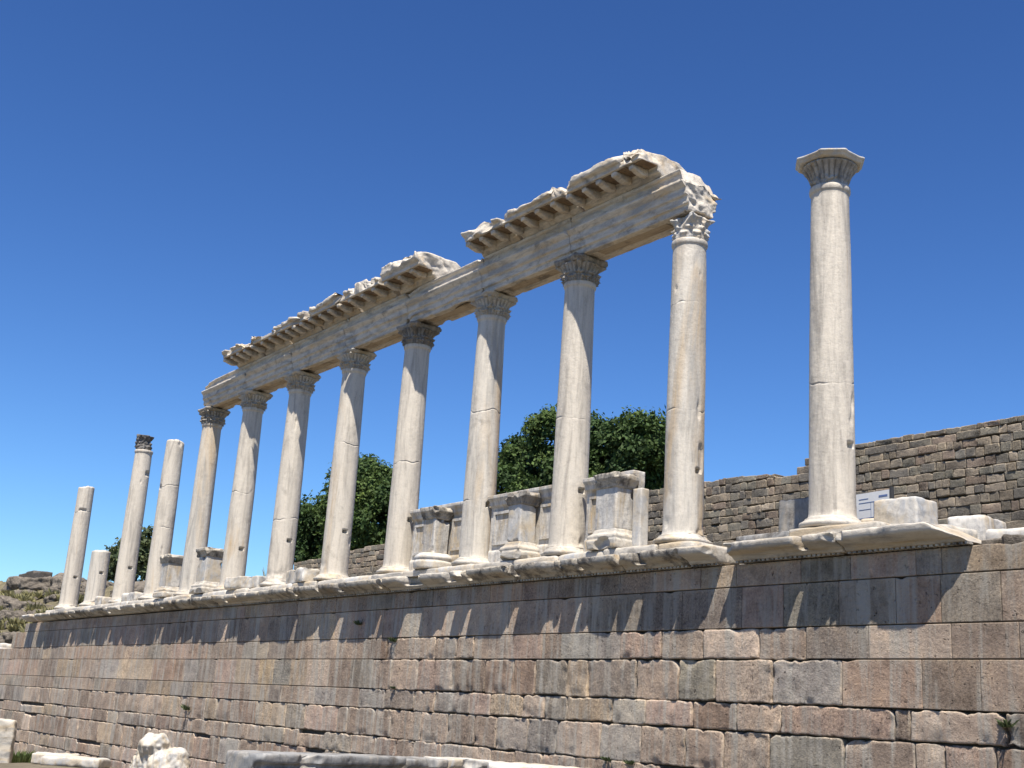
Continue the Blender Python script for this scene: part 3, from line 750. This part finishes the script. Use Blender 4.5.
A = [(-21.7, -19.85), (-19.82, -18.12), (-18.1, -16.32), (-16.3, -14.22), (-14.2, -12.48), (-12.46, -10.75)]
LA = ['leftmost block of the long left-hand cornice, crumbling at its end', 'second block from the left in the left-hand projecting cornice', 'third block from the left in the left-hand projecting cornice', 'fourth block from the left in the left-hand projecting cornice', 'second block from the right in the left-hand projecting cornice, with a jagged top', 'raised white-topped block at the right end of the left-hand cornice']
for k, (a, b_) in enumerate(A): cornice(a, b_, LA[k], 150+k, top=[.38, .42, .45, .45, .42, .56][k], cut=[.25, .28, .2, .2, .3, .06][k])

# ------------------------------------------------------------------ pedestals and parapet panels
def pedestal(cx, label, w=.74, d=.5, y=-.2, mat=M_ped, vary='plain', sd=300, capw=None, x_left=None):
    t = thing('pedestal', label, 'pedestal', (cx, y, -.17), 'marble pedestals between the columns')
    hw, hd = w/2, d/2; Z = .17
    def molded(pts):     # square moulding from (offset, z) pairs
        V = []
        for o, z in pts:
            for sx, sy in ((-1, -1), (1, -1), (1, 1), (-1, 1)): V.append((sx*(hw+o), sy*(hd+o), z+Z))
        n = len(pts); F = []
        for i in range(n-1):
            for k in range(4): F.append((i*4+k, i*4+(k+1) % 4, (i+1)*4+(k+1) % 4, (i+1)*4+k))
        F.append((3, 2, 1, 0)); F.append(tuple((n-1)*4+k for k in range(4))); return V, F
    if vary == 'round':
        prof = [(.42, Z-.17), (.43, Z-.02), (.36, Z), (.40, Z+.02), (.42, Z+.06), (.40, Z+.1), (.34, Z+.14), (.30, Z+.17)]
        V, F = lathe(prof, 48); V = np.array(V)
        weather('pedestal_base', (V, F), M_white, t, voxel=.022, chip=.7, it=8, amp=.012, seed=sd)
    else:
        weather('pedestal_base', molded([(.11, -.17), (.11, -.03), (.075, -.01), (.09, .03), (.075, .07), (.03, .10), (.0, .18)]), M_marble, t, voxel=.016, chip=.4, it=3, cuts=8, amp=.012, seed=sd)
    def post(co):
        if vary == 'taper':
            k = sst(co[:, 2], .2, .9); co[:, 0] *= 1-.08*k
        return co
    weather('pedestal_die', molded([(0, .15), (0, .90)]), mat, t, voxel=.022, chip=.5, it=4, amp=.006, seed=sd+1, post=post, cuts=5, cutr=.09)
    weather('pedestal_cap', molded([(.0, .88), (.02, .90), (.025, .94), (.05, .98), (.06, 1.02), (.085, 1.04), (.085, 1.13), (.07, 1.14)]), M_patina if vary in ('dark', 'taper') else M_cop, t, voxel=.017, chip=.5, it=4, amp=.008, seed=sd+2, cf=2.6, thr=.05, cuts=12, cutr=.10)
    return t
pedestal(-4.48, 'largest marble pedestal, grey-streaked, beside the second column from the right', w=.56, d=.40, y=-.25, sd=300)
pedestal(-7.22, 'white-streaked pedestal with a dark crumbling cap between the third and fourth columns from the right', w=.44, d=.38, vary='taper', mat=M_white, sd=310)
pedestal(-10.25, 'pedestal with a rounded foot between the fourth and fifth columns from the right', w=.46, d=.38, vary='round', sd=320)
pedestal(-25.2, 'far pedestal with a thin cap, between the ninth and tenth columns from the right', w=.60, d=.5, sd=330)
pedestal(-22.25, 'far pedestal with a lumpy white top, between the eighth and ninth columns from the right', w=.62, d=.5, mat=M_white, sd=340)
def panel(x0, x1, label, sd, frames):
    cx = (x0+x1)/2; t = thing('parapet_panel', label, 'parapet', (cx, .1, -.17), 'marble parapet panels between the columns')
    Z = .17
    prof = [(.10, 0), (.10, 1.42), (-.16, 1.42), (-.16, 1.35), (-.11, 1.29), (-.10, 1.22), (-.04, 1.17), (-.04, .32), (-.07, .29), (-.07, 0)]
    prof = [(y, z) for y, z in prof]
    weather('panel_slab', prism(prof, x0-cx, x1-cx), M_ped, t, voxel=.02, chip=.4, it=3, amp=.005, seed=sd)
    for (a, b_) in frames:
        a -= cx; b_ -= cx
        parts = [boxm(a, b_, -.075, -.03, 1.04, 1.10), boxm(a, b_, -.075, -.03, .42, .48), boxm(a, a+.06, -.073, -.03, .483, 1.037), boxm(b_-.06, b_, -.073, -.03, .483, 1.037)]
        V, F = join(*parts); mesh_obj('frame_moulding', V, F, M_ped, t, smooth=False)
panel(-11.62, -9.38, 'parapet panel behind the round-footed pedestal', 350, [(-11.5, -10.75), (-10.0, -9.45)])
panel(-8.62, -6.38, 'parapet panel behind the dark-capped pedestal', 353, [(-8.5, -7.6), (-6.95, -6.45)])
panel(-5.62, -4.2, 'short parapet panel joined to the left of the largest pedestal', 356, [(-5.5, -4.95)])
t = thing('marble_slab', 'upright white end slab behind the right side of the largest pedestal', 'slab', (-4.02, -.05, -.17))
weather('slab', boxm(-.11, .11, -.1, .1, 0, 1.06), M_white, t, voxel=.022, chip=.4, it=5, amp=.006, seed=359)

# ------------------------------------------------------------------ loose marble on the terrace edge
def lump(name, label, cat, loc, size, mat, sd, rz=0, voxel=.03, lumpy=.06, chip=.9, it=14, group=None, VF=None, vx=None):
    t = VF or boxm(-size[0]/2, size[0]/2, -size[1]/2, size[1]/2, 0, size[2])
    o = weather(name, t, mat, None, voxel=voxel, chip=chip, it=it, amp=.02, lump=lumpy, seed=sd)
    o.location = loc; o.rotation_euler = (0, 0, rz); return tag(o, label, cat, group)
lump('marble_fragment', 'white broken lump of marble between the seventh and eighth columns from the right', 'fragment', (-19.3, -.25, -.18), (1.5, .5, .34), M_white, 401, .2)
lump('marble_fragment', 'grey-white broken marble block between the sixth and seventh columns from the right', 'fragment', (-16.2, -.2, -.18), (1.5, .5, .36), M_white, 402, -.2)
lump('marble_fragment', 'low white stone between the tenth and eleventh columns from the right', 'fragment', (-28.4, -.1, -.18), (1.3, .5, .3), M_white, 403)
lump('marble_fragment', 'small pale stone between the third and fourth columns from the left', 'fragment', (-31.3, -.1, -.18), (.8, .5, .28), M_white, 404)
lump('marble_slab', 'grey-veined marble slab leaning behind the lone rightmost column', 'slab', (-1.45, 1.2, -.5), (1.0, .16, 1.15), M_greyslab, 405, .1, lumpy=.01, chip=.2, it=4)
lump('marble_block', 'large square white marble block right of the lone rightmost column', 'block', (.97, .42, -.5), (.70, .55, .73), M_white, 406, .05, lumpy=.006, chip=.35, it=5, voxel=.022)
lump('marble_block', 'small white block wedged between the lone column and the square block', 'block', (.3, .62, -.45), (.34, .4, .5), M_white, 407, .3, lumpy=.02)
lump('marble_block', 'low notched marble block with a grey side, right of the square white block', 'block', (1.98, .55, -.6), (.55, .7, .5), M_ped, 408, .2, lumpy=.02, chip=.6)
lump('marble_slab', 'thin white slab lying on the wall top at the right edge', 'slab', (2.72, .55, -.56), (1.0, .5, .26), M_white, 409, .1, lumpy=.01, chip=.5)
lump('marble_slab', 'flat grey slab lying behind the broken end of the last cornice block', 'slab', (2.5, .05, -.62), (.9, .3, .13), M_patina, 410, -.05, lumpy=.02)
for k, (x, y, s) in enumerate([(2.75, -.32, .16), (3.05, -.30, .2), (3.35, -.33, .17), (3.65, -.28, .22), (4.0, -.3, .2)]):
    lump('rubble_stone', 'small brown rubble stone on the wall top at the right edge', 'stone', (x, y, -.68), (s*1.5, s, s*.8), M_rock, 420+k, k*.7, lumpy=.03, group='rubble stones on the wall top at the right edge')
sg = thing('information_panel', 'white information board with blue line drawings behind the lone rightmost column', 'sign', (-.75, 2.0, -.72), rz=-.1)
V, F = boxm(-.42, .34, -.02, .02, 1.05, 1.52); mesh_obj('board', V, F, M_signw, sg, smooth=False)
V, F = join(boxm(.35, .39, -.03, .03, 0, 1.56), boxm(-.46, -.42, -.03, .03, 0, 1.5)); mesh_obj('post', V, F, M_darkmetal, sg, smooth=False)
L = []
for k in range(6): L.append(boxm(-.05+k*.06, -.044+k*.06, -.0235, -.021, 1.12, 1.36))
L += [boxm(-.3, .3, -.0236, -.0211, 1.36, 1.368), boxm(-.3, .3, -.0236, -.0211, 1.11, 1.117), boxm(-.3, -.1, -.0236, -.0211, 1.42, 1.43), boxm(-.3, -.05, -.0236, -.0211, 1.25, 1.256), boxm(.12, .30, -.0236, -.0211, 1.42, 1.45)]
V, F = join(*L); mesh_obj('line_drawing', V, F, M_blue, sg, smooth=False)

# ------------------------------------------------------------------ dark rubble wall behind
RB_OLD = [(.115, .105, .09), (.14, .125, .105), (.10, .098, .09), (.17, .15, .125), (.125, .12, .11), (.155, .13, .11), (.20, .18, .15)]
RB = [(.20, .18, .15), (.235, .205, .17), (.175, .165, .15), (.26, .225, .18), (.20, .19, .17), (.25, .205, .17), (.31, .27, .22), (.22, .21, .18)]
bw = thing('rubble_wall', 'tall dark rubble stone wall rising behind the colonnade at the right', 'wall', (0, 12, -.7))
def wtop(x):
    return float(np.interp(x, [-45, -41.8, -33.4, -28, -17.5, -16.4, -13.5, -11.2, -10.8, -10.7, -8.8, -4, 12], [3.35, 3.5, 3.8, 3.95, 4.28, 4.36, 4.28, 4.1, 4.1, 4.52, 4.62, 4.62, 4.75]))
lst = []; z = 1.2; row = 0
while z < 5.2:
    hgt = R.uniform(.20, .29); x = -42.+R.uniform(0, .3)
    while x < 11:
        w = R.choice((.22, .28, .34, .42, .5, .66))*R.uniform(.85, 1.1)
        tz = wtop(x+w/2)+R.uniform(-.015, .015)
        if z+.12 < tz:
            z1 = min(z+hgt, tz) if z+hgt*1.5 > tz else z+hgt
            seed += 3
            t_ = np.array(R.choice(RB))*R.uniform(.8, 1.2)
            dz = R.uniform(-.02, .02)
            cell = .09 if x > -20 else .16
            lst.append(block(x, x+w-.01, z+dz, z1+dz-.008, True, seed, cell, y=R.uniform(-.012, .012), depth=.5 if z1 >= tz-.02 else .2, tint=t_, kr=.5))
            if z1+dz >= tz-.07:
                v = [(x+.02, .05, z1+dz-.03), (x+w-.03, .05, z1+dz-.03), (x+w-.03, .7, z1+dz-.05), (x+.02, .7, z1+dz-.05)]
                lst.append((np.array(v), np.array([[0, 1, 2, 3]]), np.tile(np.append(t_, 1), (4, 1))))
        x += w
    z += hgt; row += 1
V, F, T = accumulate(lst); V[:, 2] += .7; mesh_obj('rubble_masonry', V, F, M_rubble, bw, tint=T*np.array([.85, .835, .82, 1]))
segs = []
xs = np.arange(-42, 11.1, 1.0)
for a in xs[:-1]: segs.append(boxm(a, a+.999, .1, .8, 0, min(wtop(a), wtop(a+1))-.12+.7))
V, F = join(*segs); mesh_obj('wall_core', V, F, M_core, bw, smooth=False)

# ------------------------------------------------------------------ foliage
def leaves(name, blobs, n, size, mat, parent, sd, hang=0):
    g = np.random.default_rng(sd); bl = np.array(blobs, float); vol = bl[:, 3]**2; vol /= vol.sum()
    idx = g.choice(len(bl), n//7, p=vol)
    d = g.normal(size=(len(idx), 3)); d /= np.linalg.norm(d, axis=1)[:, None]
    rr = bl[idx, 3]*(g.random(len(idx))**.28)
    nzv = 1+.35*fbm(d*2.0+idx[:, None]*3.1, sd, 3)
    c = bl[idx, :3]+d*(rr*nzv)[:, None]*np.array([1, 1, .9])
    keep = fbm(c*1.1, sd+3, 3) > -.09; c = c[keep]; d = d[keep]
    m = len(c); c = np.repeat(c, 9, 0); dn = np.repeat(d, 9, 0)
    c = c+g.normal(size=c.shape)*size*1.7
    k = len(c)
    nrm = g.normal(size=(k, 3))+dn*.9+np.array([0, 0, .5]); nrm /= np.linalg.norm(nrm, axis=1)[:, None]
    a = np.cross(nrm, g.normal(size=(k, 3))); a /= np.linalg.norm(a, axis=1)[:, None]; b = np.cross(nrm, a)
    s = size*g.uniform(.5, 1.7, k)[:, None]
    V = np.stack([c-a*s, c-b*s*.55, c+a*s, c+b*s*.55], 1).reshape(-1, 3)
    F = np.arange(4*k).reshape(k, 4)
    ci = np.repeat(fbm(c[::9]*.9, sd+6, 2), 9)[:k]; T = np.repeat(g.uniform(.6, 1.4, k)*(1+.55*ci), 4)[:, None]*(np.ones(3)+np.repeat(ci, 4)[:, None]*np.array([.25, .05, -.2]))
    return mesh_obj(name, V, F, mat, parent, smooth=False, tint=T)
def tube(pts, rs, n=8):
    V = []; F = []
    for i, (p, r) in enumerate(zip(pts, rs)):
        for k in range(n): a = 2*math.pi*k/n; V.append((p[0]+r*math.cos(a), p[1]+r*math.sin(a), p[2]))
    for i in range(len(pts)-1):
        for k in range(n): F.append((i*n+k, i*n+(k+1) % n, (i+1)*n+(k+1) % n, (i+1)*n+k))
    return V, F
def tree(label, base_, blobs, n, size, mat, sd, trunk=.35):
    t = thing('tree', label, 'tree', base_)
    bb = [(x-base_[0], y-base_[1], z-base_[2], r) for x, y, z, r in blobs]
    leaves('crown', bb, n, size, mat, t, sd)
    cz = min(b[2] for b in bb); parts = [tube([(0, 0, -.3), (.1, 0, cz*.5), (0, .1, cz)], [trunk*1.3, trunk, trunk*.85])]
    g = random.Random(sd)
    for b in bb:
        parts.append(tube([(0, .1, cz*.8), (b[0]*.4, b[1]*.4, cz*.6+b[2]*.4), (b[0]*.8, b[1]*.8, b[2]*.95+cz*.05), (b[0]*1.02, b[1], b[2]+b[3]*.5)], [trunk*.6, trunk*.4, trunk*.22, .03], 6))
    V, F = join(*parts); mesh_obj('trunk', V, F, M_bark, t)
tree('large dark green tree behind the third column from the right', (-28.5, 18, -.8),
     [(-30.0, 18, 9.2, 1.15), (-32.5, 18, 8.5, .9), (-32.1, 18, 7.0, 1.3), (-29.6, 18.5, 7.2, 2.0), (-27.2, 18, 8.35, 1.25), (-27, 18.5, 7, 2.0), (-24.4, 18, 8.0, 1.45), (-25, 18.3, 6.6, 1.6), (-24.2, 18.5, 7.6, 1.1), (-28.4, 19, 5.3, 2.2), (-25.2, 18.5, 5.2, 1.7), (-31, 18, 5.8, 1.4)], 130000, .082, M_leaf, 7)
tree('round bright green tree behind the sixth column from the right', (-47.5, 18, -.8),
     [(-47.2, 18, 8.9, 1.7), (-48.9, 18.3, 7.6, 1.8), (-45.2, 18, 8.2, 1.7), (-47, 18.5, 6.8, 2.2), (-44.4, 18, 6.5, 1.8), (-51.2, 18, 7.6, 1.5), (-52.2, 18, 6.3, 1.5), (-50.4, 18, 5.8, 1.8), (-46.5, 18, 5.0, 1.9), (-43.5, 18, 7.6, 1.1), (-52.6, 18, 5.0, 1.0), (-49.5, 18.5, 4.6, 1.5)], 110000, .095, M_leaf, 11)
tree('small dull green tree on the rocky slope between the far left columns', (-81.5, 18, 3.9),
     [(-80.8, 18, 8.0, 1.2), (-82.8, 18, 7.3, 1.4), (-80.6, 18.3, 6.8, 1.4), (-85.2, 18, 7.0, 1.2), (-84.2, 18, 6.4, 1.2), (-79.6, 18, 6.2, 1.0), (-87, 18, 6.8, .8)], 9000, .17, M_leaf2, 13, .25)

def shrub(name, label, loc, r, mat, sd, group, n=260, blade=.3, w=.02, up=1.0):
    g = np.random.default_rng(sd); a = g.uniform(0, 2*np.pi, n); rr = r*np.sqrt(g.random(n))
    b0 = np.stack([rr*np.cos(a)*.5, rr*np.sin(a)*.5, np.zeros(n)], 1)
    d = np.stack([np.cos(a)*g.uniform(.1, .9, n), np.sin(a)*g.uniform(.1, .9, n), np.full(n, up)*g.uniform(.5, 1.2, n)], 1)
    L_ = blade*g.uniform(.4, 1.2, n)[:, None]; tip = b0+d*L_; mid = b0+d*L_*.6+np.array([0, 0, .1])*L_
    s = np.cross(d, g.normal(size=(n, 3))); s /= np.linalg.norm(s, axis=1)[:, None]; s *= w
    V = np.stack([b0-s*.5, b0+s*.5, mid+s, tip, mid-s], 1).reshape(-1, 3)
    i = np.arange(n)[:, None]*5; F = np.concatenate([i+np.array([[0, 1, 2, 4]])], 0)
    F = [tuple(f) for f in F]+[(int(k*5+4), int(k*5+2), int(k*5+3)) for k in range(n)]
    T = np.repeat(g.uniform(.7, 1.3, n), 5)[:, None]*np.ones(3)
    o = mesh_obj(name, V, F, mat, None, smooth=False, tint=T); o.location = loc
    return tag(o, label, 'plant' if label else None, group)
W8 = [((-12.58, -.53, -1.28), .16, 'leafy weed growing from the shaded wall joint below the fifth column from the right'), ((-11.06, -.53, -1.66), .12, 'tiny yellow-green weed at the edge of the wall shadow'),
      ((2.96, -.52, -2.80), .13, 'green weed sprouting from the hole near the right edge of the wall'), ((-21.7, -.53, -3.4), .22, 'weed in a dark joint of the rough masonry toward the left'),
      ((-10.9, -.53, -2.62), .07, 'tiny weed on the lowest smooth course beside the rough blocks'), ((-4.1, -.53, -3.62), .1, 'left one of two small weeds at the bottom of the picture on the wall'), ((-3.55, -.53, -3.64), .1, 'right one of two small weeds at the bottom of the picture on the wall')]
for k, (p, r, lb) in enumerate(W8): shrub('weed', lb, p, r, M_leaf2, 500+k, 'weeds growing in the wall joints', n=130, blade=r*1.0, w=.010, up=.6)
gr = shrub('grass', None, (-34.6, -1.3, gz(-34.6)), 2.2, M_grass, 520, None, n=1500, blade=.35, w=.02); gr['kind'] = 'stuff'
shrub('weed', 'spindly dry plant standing above the marble between the seventh and eighth columns from the right', (-19.0, .1, .05), .12, M_dry, 530, 'weeds growing in the wall joints', n=40, blade=.3, w=.01)

# rocks and shrubs on the slope
def hz(x, y): return float(hill_fn(np.array([x]), np.array([y]))[0])
rng = np.random.default_rng(3)
protos = []
for k in range(4):
    V, F = boxm(-1, 1, -.7, .7, -.6, .6)
    o = weather('boulder', (V, F), M_rock, None, voxel=.11, chip=1, it=16, amp=.12, freq=2.2, lump=.30, seed=600+k, cf=.9, thr=-.3); protos.append(o)
used = set()
spots = []
for k in range(90):
    y = rng.uniform(3, 19); 
    # keep to the slope seen left of the colonnade
    t_ = rng.uniform(-.2, 1.15)
    x = -53-3.05*y+ t_*(16+.9*y) if y > 2 else -60
    spots.append((x, y))
for k, (x, y) in enumerate(spots):
    p = protos[k % 4]
    if k < 4: o = p
    else: o = p.copy(); COL.objects.link(o)
    s = rng.uniform(.4, 1.25)*(.65+.035*y); o.location = (x, y, hz(x, y)+.05*s); o.scale = (s*rng.uniform(.8, 1.3), s, s*rng.uniform(.5, .9)); o.rotation_euler = (rng.uniform(-.3, .3), rng.uniform(-.3, .3), rng.uniform(0, 6.28))
    tag(o, 'weathered grey boulder on the rocky slope beyond the left end of the colonnade', 'boulder', 'boulders on the rocky slope')
for k in range(80):
    y = rng.uniform(3, 13); x = -56-3.05*y+rng.uniform(-.1, 1)*(16+.9*y)
    s = rng.uniform(.35, .8)*(.7+.035*y)
    shrub('dry_shrub', 'dry olive-green shrub among boulders on the slope beyond the left end of the colonnade', (x, y, hz(x, y)-.05), s, M_dry, 700+k, 'dry shrubs on the rocky slope', n=340, blade=s*.9, w=.06)
t = thing('ruined_wall', 'low dark block wall remnant on the crest of the rocky slope at the far left', 'wall', (-109.5, 18, hz(-109.5, 18)-.3))
weather('masonry', join(boxm(-3.6, -1.2, -.5, .5, 0, 1.15), boxm(-1.18, 1.4, -.5, .5, 0, 1.25), boxm(1.42, 4.4, -.5, .5, 0, 1.0)), M_core, t, voxel=.12, chip=.7, it=4, amp=.04, seed=650)
for k, (x, y, z, sx, rz, lb) in enumerate([(-50.5, 1.5, -1.5, 2.2, .1, 'upper white marble slab lying past the left end of the wall'), (-48.6, 1.0, -1.75, 2.0, -.1, 'lower white marble slab lying past the left end of the wall')]):
    lump('marble_slab', lb, 'slab', (x, y, z), (sx, .9, .35), M_white, 660+k, rz, voxel=.06, lumpy=.03)

# ------------------------------------------------------------------ fragments at the foot of the wall
vdir = math.atan2(.81, .58)      # picture-right direction on the ground
o = lump('marble_slab', 'tall grey-white marble slab standing upright at the bottom left corner', 'slab', (-32.95, -2.6, -5.75), (1.3, .35, 1.6), M_marble, 801, vdir, lumpy=.05, chip=.8, voxel=.04)
o = lump('marble_slab', 'left one of two flat white slabs on the ground at the foot of the wall', 'slab', (-28.3, -1.9, -5.28), (1.3, .9, .30), M_white, 802, vdir+.2, lumpy=.04, voxel=.04)
o = lump('marble_slab', 'right one of two flat white slabs on the ground at the foot of the wall', 'slab', (-26.3, -1.9, -5.22), (1.8, 1.0, .27), M_white, 803, vdir-.1, lumpy=.04, voxel=.04)
# broken capital fragment with carved ribs
def fragm():
    def blob(cx, cy, cz, rx, ry, rz):
        pr = [(max(.02, math.sin(a)), -math.cos(a)) for a in np.linspace(.05, math.pi-.05, 12)]
        V, F = lathe(pr, 16); V = np.array(V)*np.array([rx, ry, rz])+np.array([cx, cy, cz]); return V, F
    return join(blob(0, 0, .35, .6, .42, .6), blob(-.25, 0, .95, .30, .32, .36), blob(-.05, .05, 1.0, .22, .28, .30), blob(.38, 0, .72, .26, .32, .33), blob(.5, .05, .45, .22, .3, .35), blob(-.42, 0, .45, .24, .32, .45))
o = weather('carved_fragment', fragm(), M_white, None, voxel=.03, chip=.5, it=4, amp=.10, freq=4.5, lump=.12, seed=810, cf=2, thr=-.4,
            post=lambda co: co+np.stack([co[:, 0]*0, -.05*np.sign(co[:, 1])*np.abs(np.sin(co[:, 0]*22+co[:, 2]*5))*(co[:, 0] < .1)*(co[:, 2] < 1.0), co[:, 0]*0], 1))
o.location = (-16.9, -3.0, -5.2); o.rotation_euler = (0, 0, vdir); tag(o, 'lumpy cream marble fragment with carved ribs standing at the foot of the wall', 'fragment')
# moulded cornice blocks in a row
def long_cornice(p0, p1, ztop, label, sd, mat):
    d = Vector((p1[0]-p0[0], p1[1]-p0[1], 0)); Ln = d.length; rz = math.atan2(d.y, d.x)
    prof = [(0, -.9), (0, -.46), (-.10, -.40), (-.12, -.34), (-.25, -.31), (-.26, -.20), (-.19, -.19), (-.18, -.145), (-.27, -.13), (-.28, -.01), (-.27, 0), (.5, 0), (.5, -.9)]
    def post(co):
        lip = sst(-co[:, 1], .12, .26); co[:, 1] += lip*np.clip(fbm(co*np.array([2.3, 0, 2]), sd, 3)-.2, 0, 1)*.3; return co
    o = weather('moulded_block', prism(prof, .01, Ln-.01), mat, None, voxel=.022, chip=.85, it=10, amp=.01, seed=sd, cf=2.5, post=post, cuts=int(Ln*3), cutr=.11)
    o.location = (p0[0], p0[1], ztop); o.rotation_euler = (0, 0, rz); return tag(o, label, 'cornice block', 'moulded marble blocks lying in a row in the foreground')
q0 = Vector((-4.95, -6.4)); q1 = Vector((-5.97, -1.74))
for k, (a, b_, dz, lb, mt) in enumerate([(0.0, .60, 0, 'longest grey moulded marble block in the foreground row, at its left', M_greyslab), (.61, .80, -.02, 'short moulded block in the middle of the foreground row', M_greyslab), (.81, 1.02, -.01, 'white chipped moulded block at the right end of the foreground row', M_white)]):
    p0 = q0.lerp(q1, a); p1 = q0.lerp(q1, b_); long_cornice(p0, p1, -3.74+dz, lb, 820+k, mt)
lump('marble_block', 'low white marble block at the bottom edge right of the moulded row', 'block', (-4.9, -1.25, -4.75), (1.7, .7, .99), M_white, 830, vdir, lumpy=.02, chip=.7)
lump('marble_block', 'small white stone at the bottom edge just left of the moulded row', 'block', (-5.75, -6.1, -4.9), (.28, .3, .95), M_white, 831, vdir, lumpy=.02, chip=.7)
